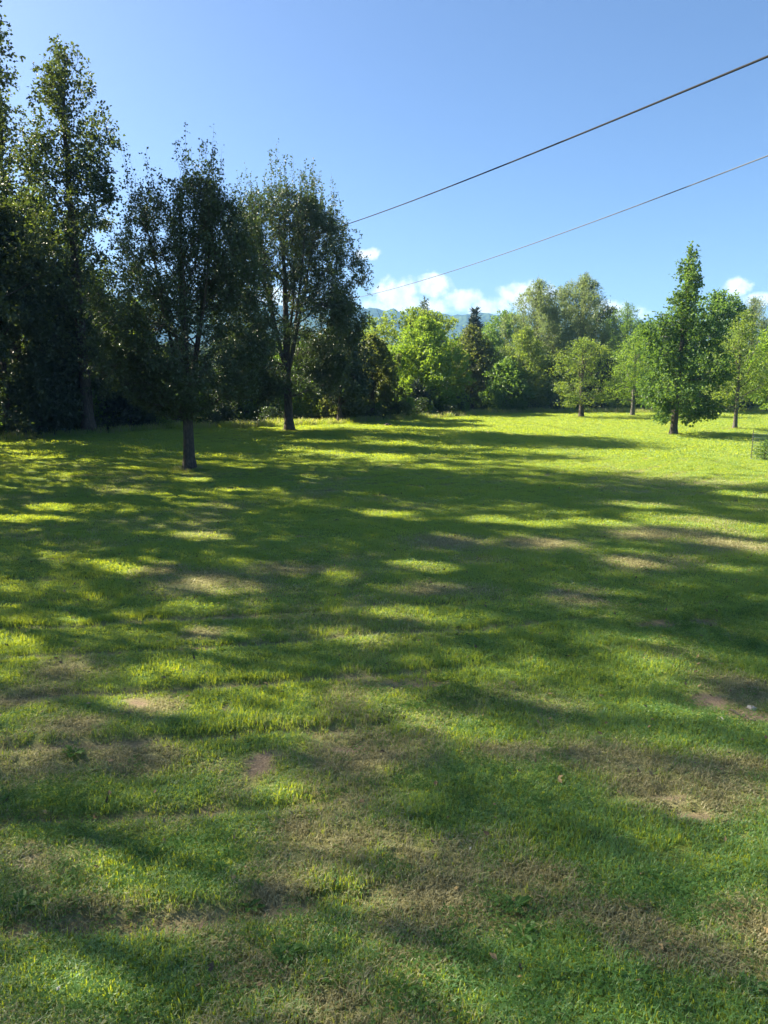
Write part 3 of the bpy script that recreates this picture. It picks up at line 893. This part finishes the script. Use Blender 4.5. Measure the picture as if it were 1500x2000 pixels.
# --- the wood edge in the middle
MID = [
    ('bush', 'shrub', 'brownish olive shrub tree right of the second pear tree', 728, 50, 655, 66, 1300, 13, 'leaf_brown', 'shrub', {}),
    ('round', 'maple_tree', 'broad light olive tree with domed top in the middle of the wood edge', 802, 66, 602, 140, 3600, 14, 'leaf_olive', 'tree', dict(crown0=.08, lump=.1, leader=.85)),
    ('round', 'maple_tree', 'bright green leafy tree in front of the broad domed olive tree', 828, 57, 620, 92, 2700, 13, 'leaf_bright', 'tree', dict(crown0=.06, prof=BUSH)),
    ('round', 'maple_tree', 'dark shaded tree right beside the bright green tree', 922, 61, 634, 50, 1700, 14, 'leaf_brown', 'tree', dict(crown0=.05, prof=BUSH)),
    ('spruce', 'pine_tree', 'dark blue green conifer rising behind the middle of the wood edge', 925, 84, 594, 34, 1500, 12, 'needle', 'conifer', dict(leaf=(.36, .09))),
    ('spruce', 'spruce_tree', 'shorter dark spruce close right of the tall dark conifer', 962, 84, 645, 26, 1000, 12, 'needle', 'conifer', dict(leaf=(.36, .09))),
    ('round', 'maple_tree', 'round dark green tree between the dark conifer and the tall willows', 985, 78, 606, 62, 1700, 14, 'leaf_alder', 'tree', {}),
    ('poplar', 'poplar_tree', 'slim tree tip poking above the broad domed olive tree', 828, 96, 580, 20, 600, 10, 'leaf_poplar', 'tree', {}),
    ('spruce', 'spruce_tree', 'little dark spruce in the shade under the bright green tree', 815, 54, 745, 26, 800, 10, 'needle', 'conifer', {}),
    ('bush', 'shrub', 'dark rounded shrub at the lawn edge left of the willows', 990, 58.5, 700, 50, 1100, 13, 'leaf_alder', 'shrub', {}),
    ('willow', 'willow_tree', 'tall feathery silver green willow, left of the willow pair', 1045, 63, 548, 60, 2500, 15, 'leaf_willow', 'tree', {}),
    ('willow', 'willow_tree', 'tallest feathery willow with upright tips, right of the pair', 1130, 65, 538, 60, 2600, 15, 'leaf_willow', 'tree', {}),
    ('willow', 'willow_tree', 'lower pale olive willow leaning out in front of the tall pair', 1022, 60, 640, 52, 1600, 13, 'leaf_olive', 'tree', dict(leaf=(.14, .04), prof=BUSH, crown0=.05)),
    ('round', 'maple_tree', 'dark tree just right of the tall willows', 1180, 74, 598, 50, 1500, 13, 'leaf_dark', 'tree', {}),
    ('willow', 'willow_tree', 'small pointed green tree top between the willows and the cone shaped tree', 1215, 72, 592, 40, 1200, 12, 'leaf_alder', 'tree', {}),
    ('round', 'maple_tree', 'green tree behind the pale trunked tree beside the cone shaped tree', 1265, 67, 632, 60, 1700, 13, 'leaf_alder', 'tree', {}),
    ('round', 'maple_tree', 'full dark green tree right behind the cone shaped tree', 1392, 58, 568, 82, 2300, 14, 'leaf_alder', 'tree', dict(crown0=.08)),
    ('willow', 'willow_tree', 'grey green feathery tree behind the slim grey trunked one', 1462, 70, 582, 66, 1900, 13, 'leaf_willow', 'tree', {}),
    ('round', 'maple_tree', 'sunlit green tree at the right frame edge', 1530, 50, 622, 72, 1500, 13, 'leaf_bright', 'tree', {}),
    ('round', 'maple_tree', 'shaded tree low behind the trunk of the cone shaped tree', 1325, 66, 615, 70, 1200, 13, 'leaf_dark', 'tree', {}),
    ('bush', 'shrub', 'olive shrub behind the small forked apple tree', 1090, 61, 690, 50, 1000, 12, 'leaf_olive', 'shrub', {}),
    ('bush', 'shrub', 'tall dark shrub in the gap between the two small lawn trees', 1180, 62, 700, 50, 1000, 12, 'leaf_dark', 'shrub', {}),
]
for i, (kind, nm, lab, px, Y, top, rpx, n3, nl, mt_, cat, kw) in enumerate(MID):
    loc, H, R = spec(px, Y, top, rpx)
    if kind == 'round':
        kw = dict(dict(prof=DOME), **kw)
    plant(kind, nm, lab, cat, loc, H, R, n3, nl, 20 + i, trunk_r=.16, mat=mt_, leafscale=1.75, **kw)

# --- behind and beside the pear trees
LEFT = [
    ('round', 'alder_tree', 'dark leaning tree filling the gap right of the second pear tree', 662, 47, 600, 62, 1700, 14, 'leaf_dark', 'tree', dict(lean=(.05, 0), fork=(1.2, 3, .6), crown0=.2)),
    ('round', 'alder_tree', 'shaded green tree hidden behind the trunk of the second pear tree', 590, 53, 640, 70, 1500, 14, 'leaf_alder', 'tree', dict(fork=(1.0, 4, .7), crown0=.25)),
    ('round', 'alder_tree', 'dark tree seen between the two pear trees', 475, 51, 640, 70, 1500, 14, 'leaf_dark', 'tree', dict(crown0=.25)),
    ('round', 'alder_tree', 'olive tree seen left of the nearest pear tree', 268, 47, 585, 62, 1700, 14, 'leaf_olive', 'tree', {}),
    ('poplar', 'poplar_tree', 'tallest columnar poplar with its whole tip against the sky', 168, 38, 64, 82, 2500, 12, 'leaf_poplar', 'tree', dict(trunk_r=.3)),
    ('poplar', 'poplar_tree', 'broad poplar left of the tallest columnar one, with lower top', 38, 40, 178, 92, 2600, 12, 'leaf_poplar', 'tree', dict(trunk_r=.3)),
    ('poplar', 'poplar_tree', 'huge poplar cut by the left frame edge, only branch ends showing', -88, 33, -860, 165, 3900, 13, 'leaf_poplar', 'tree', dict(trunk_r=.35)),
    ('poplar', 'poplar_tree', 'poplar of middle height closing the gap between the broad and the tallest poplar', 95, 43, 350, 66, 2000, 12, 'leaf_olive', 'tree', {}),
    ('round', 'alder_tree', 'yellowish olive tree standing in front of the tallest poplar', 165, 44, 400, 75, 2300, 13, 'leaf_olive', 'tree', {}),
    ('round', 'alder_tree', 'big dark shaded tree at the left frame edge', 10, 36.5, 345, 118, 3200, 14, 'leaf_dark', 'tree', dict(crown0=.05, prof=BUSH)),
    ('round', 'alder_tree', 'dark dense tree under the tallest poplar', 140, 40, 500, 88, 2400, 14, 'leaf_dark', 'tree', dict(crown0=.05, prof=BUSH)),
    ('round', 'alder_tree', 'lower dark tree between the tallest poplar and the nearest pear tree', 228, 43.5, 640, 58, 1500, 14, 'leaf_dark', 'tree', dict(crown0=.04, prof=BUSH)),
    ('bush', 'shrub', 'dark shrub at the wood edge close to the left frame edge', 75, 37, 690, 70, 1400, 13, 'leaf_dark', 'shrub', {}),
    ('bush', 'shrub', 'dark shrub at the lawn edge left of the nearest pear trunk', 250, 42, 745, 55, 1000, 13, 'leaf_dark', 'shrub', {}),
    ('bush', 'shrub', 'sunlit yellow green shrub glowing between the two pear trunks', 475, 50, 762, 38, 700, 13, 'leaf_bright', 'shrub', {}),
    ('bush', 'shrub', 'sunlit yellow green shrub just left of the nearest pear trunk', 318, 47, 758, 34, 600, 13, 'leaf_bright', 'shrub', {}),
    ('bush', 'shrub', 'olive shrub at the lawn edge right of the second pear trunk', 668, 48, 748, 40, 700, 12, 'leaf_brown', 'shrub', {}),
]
for i, (kind, nm, lab, px, Y, top, rpx, n3, nl, mt_, cat, kw) in enumerate(LEFT):
    loc, H, R = spec(px, Y, top, rpx)
    kw = dict(kw); tr_ = kw.pop('trunk_r', .16)
    plant(kind, nm, lab, cat, loc, H, R, n3, nl, 60 + i, trunk_r=tr_, mat=mt_, carve=True, leafscale=1.6 if kind != 'poplar' else 1.3, **kw)

# --- the wood along the left side of the lawn, past the frame: it shades the near lawn
SIDE = [(-19.5, 29.5, 27, 4.6), (-23.5, 26, 28, 4.8), (-18.4, 25, 25, 4.4), (-22.5, 33, 28, 4.8), (-21.5, 21, 26, 4.6), (-17.8, 20.5, 22, 4.2), (-20.5, 16.5, 24, 4.4), (-17.2, 16, 20, 4.0),
        (-20, 12, 21, 4.2), (-16.8, 11.5, 17, 3.8), (-24.5, 17, 27, 4.6), (-23.5, 12.5, 24, 4.4), (-15.8, 8.8, 13, 3.4)]
for i, (x, y, H, R) in enumerate(SIDE):
    plant('round', 'alder_tree', 'tall leafy tree in the wood along the left side of the lawn, out of view', 'tree', (x, y), H, R, 1500 if y < 19 else 2300, 11, 90 + i, trunk_r=.2, group='trees along the left side of the lawn', mat='leaf_alder',
          carve=True, crown0=.22 if y < 19 else .1, prof=SIDEP if y < 19 else [(.1, .7), (.2, .95)] + SIDEP[2:], lump=.06, gap=.35, leafscale=.6 if y < 15 else (.85 if y < 19 else 1.75))

# --- undergrowth along the wood edge and the wood behind: masses
def leaf_clump(n, rad, hgt, size, seed, mat):
    r = np.random.default_rng(seed)
    c = r.normal(0, .42, (n, 3)) * np.array([rad, rad, 1]); c[:, 2] = np.abs(r.uniform(0, 1, n) ** .8 * hgt)
    c[:, :2] *= (1.1 - .6 * (c[:, 2:3] / hgt))
    ax = norm(r.normal(0, 1, (n, 3)) + np.array([0, 0, .2])); nn = norm(r.normal(0, .6, (n, 3)) + np.array([0, 0, .6]))
    sd = norm(np.cross(ax, nn)); l = size * r.uniform(.6, 1.3, n); w = l * .65
    V = np.stack([c, c + ax * (l * .5)[:, None] + sd * (w * .5)[:, None], c + ax * l[:, None], c + ax * (l * .5)[:, None] - sd * (w * .5)[:, None]], 1)
    b = np.arange(n)[:, None] * 4
    return new_mesh('leaf clump', V.reshape(-1, 3), tris=np.concatenate([b + np.array([[0, 1, 2]]), b + np.array([[0, 2, 3]])]), attrs={'tint': np.repeat(r.uniform(0, 1, n), 4)}, mat=M[mat])


src = [leaf_clump(900, 1.0, 1.5, .13, 300, 'leaf_dark'), leaf_clump(900, 1.0, 1.6, .13, 301, 'leaf_alder'), leaf_clump(900, 1.1, 1.2, .13, 302, 'leaf_dark'), leaf_clump(700, 1.0, 1.2, .13, 303, 'leaf_olive')]
x, y = scatter(9000, -45, 60, -5, 75)
ed = edge_dist(x, y)
k = (ed > .6) & (ed < 14) & (rng.uniform(0, 1, len(x)) < np.where(ed < 4, .55, .28))
k &= ~((x > -11) & (x < -1) & (ed < 3) & (rng.uniform(0, 1, len(x)) < .75))
x, y, ed = x[k], y[k], ed[k]; n = len(x)
sc = rng.uniform(.45, .9, n) + .9 * sstep(1, 6, ed) * rng.uniform(.3, 1, n)
instancer('undergrowth', None, np.stack([x, y, height(x, y) - .05], -1), src, np.stack([np.zeros(n), np.zeros(n), rng.uniform(0, 6.28, n)], -1), np.stack([sc, sc, sc * rng.uniform(.7, 1.2, n)], -1),
          rng.integers(0, 4, n), {}, 'tangled undergrowth of low bushes along the wood edge')

# tall unmown grass along the lawn edge
def tall_tuft(seed):
    return tuft(60, .35, .15, .5, .02, seed)


x, y = scatter(60000, -20, 45, 0, 62)
ed = edge_dist(x, y)
k = (ed > -.1) & (ed < 1.8) & (rng.uniform(0, 1, len(x)) < .5)
x, y = x[k], y[k]
for (px, py, q) in ((370, 918, 90), (565, 842, 60), (1315, 848, 30), (1135, 815, 30), (1235, 812, 30), (1435, 838, 30)):
    c = G(px, py); aa = rng.uniform(0, 6.28, q); rr_ = .2 + np.abs(rng.normal(0, .16, q))
    x = np.concatenate([x, c[0] + rr_ * np.cos(aa)]); y = np.concatenate([y, c[1] + rr_ * np.sin(aa)])
n = len(x)
sc = rng.uniform(.5, 1.1, n)
sc[-270:] *= .35
instancer('tall_grass', None, np.stack([x, y, height(x, y)], -1), [tall_tuft(400 + i) for i in range(3)], np.stack([np.zeros(n), np.zeros(n), rng.uniform(0, 6.28, n)], -1), np.stack([sc, sc, sc], -1),
          rng.integers(0, 3, n), {'dry': rng.uniform(0, .5, n), 'vary': rng.uniform(0, 1, n)}, 'uncut taller grass fringing the lawn edge')

# deeper wood: one mass behind the edge trees
wt = []
for i in range(3):
    T = Tree(500 + i, 8.5, 3.2, ROUND, .16, crown0=.06, n1=26, n2=5, n3=700, nleaf=9, leaf=(.30, .22), twig=.9)
    a, b, c = T.meshes(M[('leaf_dark', 'leaf_alder', 'leaf_dark')[i]], M['bark'])
    nv = len(a.vertices)
    LV = T.LV; n = len(LV); bb = np.arange(n)[:, None] * 4
    tv, tq = T.trunk[0]
    V = np.concatenate([LV.reshape(-1, 3), tv]); tri = np.concatenate([bb + np.array([[0, 1, 2]]), bb + np.array([[0, 2, 3]])])
    me = new_mesh('wood tree', V, tris=tri, quads=tq + n * 4, attrs={'tint': np.concatenate([np.repeat(T.tint, 4), np.zeros(len(tv))])}, mat=M[('leaf_dark', 'leaf_alder', 'leaf_dark')[i]])
    me.materials.append(M['bark'])
    mi = np.zeros(len(me.polygons), np.int32); mi[len(tri):] = 1
    me.polygons.foreach_set('material_index', mi)
    wt.append(me)
x, y = scatter(2600, -110, 130, 20, 150)
ed = edge_dist(x, y)
k = (ed > 20) & (rng.uniform(0, 1, len(x)) < .34)
k &= ~((x < -8) & (x > -30) & (y < 60))
x, y = x[k], y[k]; n = len(x)
sc = rng.uniform(.5, .85, n)
instancer('woodland', None, np.stack([x, y, np.zeros(n) - .1], -1), wt, np.stack([np.zeros(n), np.zeros(n), rng.uniform(0, 6.28, n)], -1), np.stack([sc, sc, sc], -1),
          rng.integers(0, 3, n), {}, 'mass of trees deeper in the wood behind the edge trees')

# ------------------------------------------------------------------ the far wooded hill
hx = np.linspace(-900, 900, 300); hy = np.linspace(900, 1500, 90)
HX, HY = np.meshgrid(hx, hy)
ridge = at(830, 614, 1200)[2] * (1 + .05 * (fbm(HX * .004, HX * 0, 81, 2) - .5)) - 0.045 * (HX - 60)
HZ = ridge * np.exp(-((HY - 1200) / 170.0) ** 2) - 4
HZ = HZ + (9 * (vnoise(HX / 13, HY / 13, 83)) + 5 * vnoise(HX / 6.5, HY / 6.5, 84)) * sstep(5, 30, HZ)
HZ = HZ + 6 * sstep(.93, .99, vnoise(HX / 9, HY / 9, 88)) * sstep(20, 50, HZ)
nx, ny = len(hx), len(hy)
ii = (np.arange(ny - 1)[:, None] * nx + np.arange(nx - 1)[None, :]).ravel()
hm, t = mat_new('hill wood')
geo = N(t, 'ShaderNodeNewGeometry')
n1 = N(t, 'ShaderNodeTexNoise', inp={'Scale': .06, 'Detail': 6.0, 'Roughness': .7}); L(t, geo.outputs['Position'], n1.inputs['Vector'])
di = N(t, 'ShaderNodeBsdfDiffuse'); L(t, ramp(t, n1.outputs[0], [(.3, (.025, .045, .02)), (.7, (.07, .10, .035))]), di.inputs[0])
o_ = N(t, 'ShaderNodeOutputMaterial'); L(t, di.outputs[0], o_.inputs[0])
hill = obj('hill', new_mesh('hill', np.stack([HX, HY, HZ], -1).reshape(-1, 3), quads=np.stack([ii, ii + 1, ii + nx + 1, ii + nx], -1), mat=hm))
tag(hill, 'blue hazy wooded ridge far behind the trees', kind='structure')

# ------------------------------------------------------------------ overhead wires
wm, t = mat_new('wire sheath')
b = N(t, 'ShaderNodeBsdfPrincipled', inp={'Base Color': (.008, .0085, .01, 1), 'Roughness': .8, 'Specular IOR Level': .2})
o_ = N(t, 'ShaderNodeOutputMaterial'); L(t, b.outputs[0], o_.inputs[0])
wm2, t = mat_new('bare wire')
b = N(t, 'ShaderNodeBsdfPrincipled', inp={'Base Color': (.07, .075, .08, 1), 'Roughness': .7})
o_ = N(t, 'ShaderNodeOutputMaterial'); L(t, b.outputs[0], o_.inputs[0])


def wire(pA, YA, pM, pB, YB, rad, mat, label):
    A = at(*pA, YA); B = at(*pB, YB)
    d = ray(*pM); k = d[0] / d[1]
    s = (k * A[1] - A[0]) / ((B[0] - A[0]) - k * (B[1] - A[1]))
    Y = A[1] + s * (B[1] - A[1]); Zm = at(*pM, Y)[2]
    c = np.polyfit([0, s, 1], [A[2], Zm, B[2]], 2)
    ss = np.linspace(-.5, 1.25, 90)
    P = np.stack([A[0] + ss * (B[0] - A[0]), A[1] + ss * (B[1] - A[1]), np.polyval(c, ss)], -1)
    v, q = tubes(P[None], np.full((1, len(P)), rad), 8)
    return tag(obj('overhead_wire', new_mesh('overhead_wire', v, quads=q, smooth=True, mat=mat)), label, 'wire')


wire((1500, 110), 12, (1020, 308), (624, 455), 46, .019, wm, 'thicker dark overhead cable, the upper of the two across the sky')
wire((1500, 304), 18, (1080, 462), (708, 579), 52, .014, wm2, 'thin grey overhead wire, the lower of the two across the sky')

# ------------------------------------------------------------------ small things on the lawn
def lump(name, px, py, r, h, mat, label, cat, seed, z=0.0):
    rr = np.random.default_rng(seed)
    n, m = 14, 6
    V = []
    for j in range(m + 1):
        ph = j / m * math.pi / 2
        for i in range(n):
            a = i / n * 2 * math.pi
            k = 1 + rr.normal(0, .12)
            V.append([r * math.cos(ph) * math.cos(a) * k, r * math.cos(ph) * math.sin(a) * k, h * math.sin(ph) * (1 + rr.normal(0, .08)) - .01])
    V = np.array(V)
    ii = (np.arange(m)[:, None] * n + np.arange(n)[None, :]); jj = np.arange(m)[:, None] * n + (np.arange(n)[None, :] + 1) % n
    q = np.stack([ii, jj, jj + n, ii + n], -1).reshape(-1, 4)
    g = G(px, py)
    return tag(obj(name, new_mesh(name, V, quads=q, smooth=True, mat=mat), loc=(g[0], g[1], float(height(g[0], g[1])) + z)), label, cat)


sm, t = mat_new('loose earth')
tc_ = N(t, 'ShaderNodeTexCoord'); n1 = N(t, 'ShaderNodeTexNoise', inp={'Scale': 30.0, 'Detail': 6.0}); L(t, tc_.outputs['Object'], n1.inputs['Vector'])
b = N(t, 'ShaderNodeBsdfPrincipled', inp={'Roughness': .95}); L(t, ramp(t, n1.outputs[0], [(.3, (.03, .022, .016)), (.7, (.10, .08, .06))]), b.inputs['Base Color'])
bp = N(t, 'ShaderNodeBump', inp={'Strength': 1.0, 'Distance': .03}); L(t, n1.outputs[0], bp.inputs['Height']); L(t, bp.outputs[0], b.inputs['Normal'])
o_ = N(t, 'ShaderNodeOutputMaterial'); L(t, b.outputs[0], o_.inputs[0])
stm, t = mat_new('pale stone')
tc_ = N(t, 'ShaderNodeTexCoord'); n1 = N(t, 'ShaderNodeTexNoise', inp={'Scale': 25.0, 'Detail': 5.0}); L(t, tc_.outputs['Object'], n1.inputs['Vector'])
b = N(t, 'ShaderNodeBsdfPrincipled', inp={'Roughness': .85}); L(t, ramp(t, n1.outputs[0], [(.3, (.28, .25, .22)), (.7, (.48, .45, .41))]), b.inputs['Base Color'])
o_ = N(t, 'ShaderNodeOutputMaterial'); L(t, b.outputs[0], o_.inputs[0])
lump('molehill', 757, 832, .26, .16, sm, 'small dark earth mound on the shaded lawn far behind the pear trees', 'molehill', 1)
lump('molehill', 658, 1016, .06, .05, sm, 'tiny dark clod of earth in the middle of the shaded lawn', 'clod', 2)
lump('stone', 1407, 1405, .045, .03, stm, 'small pale flat stone lying by the bare soil on the right', 'stone', 3)
lump('stone', 1468, 1378, .05, .03, stm, 'small pale stone at the top of the bare soil patch on the right', 'stone', 4)


def stick(pa, pb, r, label, seed):
    a = G(*pa); b_ = G(*pb); rr = np.random.default_rng(seed)
    f = np.linspace(0, 1, 8)
    x = a[0] + f * (b_[0] - a[0]) + rr.normal(0, .012, 8); y = a[1] + f * (b_[1] - a[1]) + rr.normal(0, .012, 8)
    P = np.stack([x, y, height(x, y) + .022 + rr.uniform(0, .012, 8)], -1)
    v, q = tubes(P[None], (r * np.linspace(1, .5, 8))[None], 6)
    tag(obj('fallen_stick', new_mesh('fallen_stick', v, quads=q, smooth=True, mat=M['bark'])), label, 'stick')


stick((1425, 1385), (1475, 1412), .012, 'dark fallen stick lying across the bare soil patch on the right', 1)

# broad-leaved weeds
WEED = [(145, 1482, .10, 'grey green broad leaved weed alone in the dry grass on the left'), (1005, 1780, .09, 'broad leaved weed in the middle of the near lawn'), (1320, 1742, .07, 'pale broad leaved weed in the sunny patch at the lower right'),
        (45, 1775, .09, 'broad leaved weed low at the left frame edge'), (560, 1880, .08, 'broad leaved weed left of the near lawn middle'), (1020, 1835, .08, 'broad leaved weed just below the one in the middle of the near lawn'),
        (1240, 1935, .09, 'broad leaved weed near the bottom edge right of centre'), (300, 1690, .08, 'bright broad leaved weed among the sunlit clover'), (490, 1775, .07, 'small broad leaved weed right of the sunlit clover'),
        (1470, 1940, .08, 'broad leaved weed in the lower right corner'), (860, 1850, .07, 'small broad leaved weed left of the near weed pair')]
for i, (px, py, r, lab) in enumerate(WEED):
    V, T_ = rosette(10, r * .7, r * 1.15, .42, (.15, .6), 700 + i)
    g = G(px, py)
    tag(obj('broadleaf_weed', new_mesh('broadleaf_weed', V, tris=T_, attrs={'tint': np.repeat(np.random.default_rng(i).uniform(0, 1, 10), 7)}, mat=M['leaf_weed']), loc=(g[0], g[1], float(height(g[0], g[1])) + .012)), lab, 'weed', 'broad leaved weeds in the near lawn')

# seed head at the bottom left
fm, t = mat_new('white floret')
b = N(t, 'ShaderNodeBsdfPrincipled', inp={'Base Color': (.7, .68, .62, 1), 'Roughness': .8}); o_ = N(t, 'ShaderNodeOutputMaterial'); L(t, b.outputs[0], o_.inputs[0])
fst, t = mat_new('flower stalk')
b = N(t, 'ShaderNodeBsdfPrincipled', inp={'Base Color': (.08, .13, .04, 1), 'Roughness': .7}); o_ = N(t, 'ShaderNodeOutputMaterial'); L(t, b.outputs[0], o_.inputs[0])
for (px, py, lab) in [(115, 1972, 'white clover flower head in the bottom left corner'), (916, 1676, 'tiny white clover flower right of the dry patch in the middle')]:
    g = G(px, py); z = float(height(g[0], g[1]))
    e = bpy.data.objects.new('clover_flower', None); COL.objects.link(e); e.location = (g[0], g[1], z); tag(e, lab, 'flower')
    v, q = tubes(np.array([[[0, 0, 0], [.003, 0, .03], [.008, 0, .065]]]), np.full((1, 3), .0015), 5)
    obj('stalk', new_mesh('stalk', v, quads=q, mat=fst), e)
    r = np.random.default_rng(5); n = 60
    dd = norm(r.normal(0, 1, (n, 3))); dd[:, 2] = np.abs(dd[:, 2]) - .3; s_ = norm(np.cross(dd, np.array([.3, .5, .8])))
    c = np.array([.008, 0, .072])
    V = np.stack([c + dd * .004 - s_ * .002, c + dd * .004 + s_ * .002, c + dd * .013], 1).reshape(-1, 3)
    obj('flower_head', new_mesh('flower_head', V, tris=np.arange(n * 3).reshape(-1, 3), mat=fm), e)

# wire guard round a sapling at the right frame edge
g = G(1492, 898)
e = bpy.data.objects.new('tree_guard', None); COL.objects.link(e); e.location = (g[0], g[1], float(height(g[0], g[1])))
tag(e, 'wire mesh guard on posts at the right frame edge of the sunny lawn', 'wire guard')
gwm, t = mat_new('galvanised wire')
b = N(t, 'ShaderNodeBsdfPrincipled', inp={'Base Color': (.22, .27, .25, 1), 'Roughness': .5, 'Metallic': .4}); o_ = N(t, 'ShaderNodeOutputMaterial'); L(t, b.outputs[0], o_.inputs[0])
rg, hg = .42, .95
for i in range(3):
    a = 2.6 + i * 2.094
    v, q = tubes(np.array([[[rg * math.cos(a), rg * math.sin(a), -.1], [rg * math.cos(a), rg * math.sin(a), hg + .1]]]), np.full((1, 2), .012), 6)
    obj('post', new_mesh('post', v, quads=q, mat=M['bark_grey']), e)
P = []
a = np.linspace(0, 2 * np.pi, 25)
for z in np.linspace(.05, hg, 8):
    P.append(np.stack([rg * np.cos(a), rg * np.sin(a), np.full(25, z)], -1))
v1, q1 = tubes(np.array(P), np.full((8, 25), .0035), 3)
P = [np.array([[rg * math.cos(b_), rg * math.sin(b_), .02], [rg * math.cos(b_), rg * math.sin(b_), hg]]) for b_ in a[:-1]]
v2, q2 = tubes(np.array(P), np.full((24, 2), .0035), 3)
obj('mesh', new_mesh('mesh', np.concatenate([v1, v2]), quads=np.concatenate([q1, q2 + len(v1)]), mat=gwm), e)
plant('bush', 'sapling', 'low leafy sapling growing inside the wire guard at the right frame edge', 'sapling', (g[0] + .02, g[1]), .75, .34, 130, 9, 888, trunk_r=.015, mat='leaf_alder', leafscale=.6, twig=.18)

# ------------------------------------------------------------------ haze
bpy.ops.mesh.primitive_cube_add(size=1)
hz = bpy.context.object
hz.name = 'haze'
hz.location = (0, 600, 64)
hz.scale = (3600, 3600, 131)
hmz, t = mat_new('haze air')
pv = N(t, 'ShaderNodeVolumePrincipled', inp={'Color': (.30, .60, 1.0, 1), 'Density': .00042, 'Anisotropy': .0})
o_ = N(t, 'ShaderNodeOutputMaterial'); L(t, pv.outputs[0], o_.inputs['Volume'])
hz.data.materials.append(hmz)
tag(hz, 'thin summer haze in the air between the lawn and the far ridge', kind='stuff')

print('TRIS', sum(sum(len(p.vertices) - 2 for p in o.data.polygons) if len(o.data.polygons) < 20 else len(o.data.loops) - 2 * len(o.data.polygons) for o in scene.objects if o.type == 'MESH'))
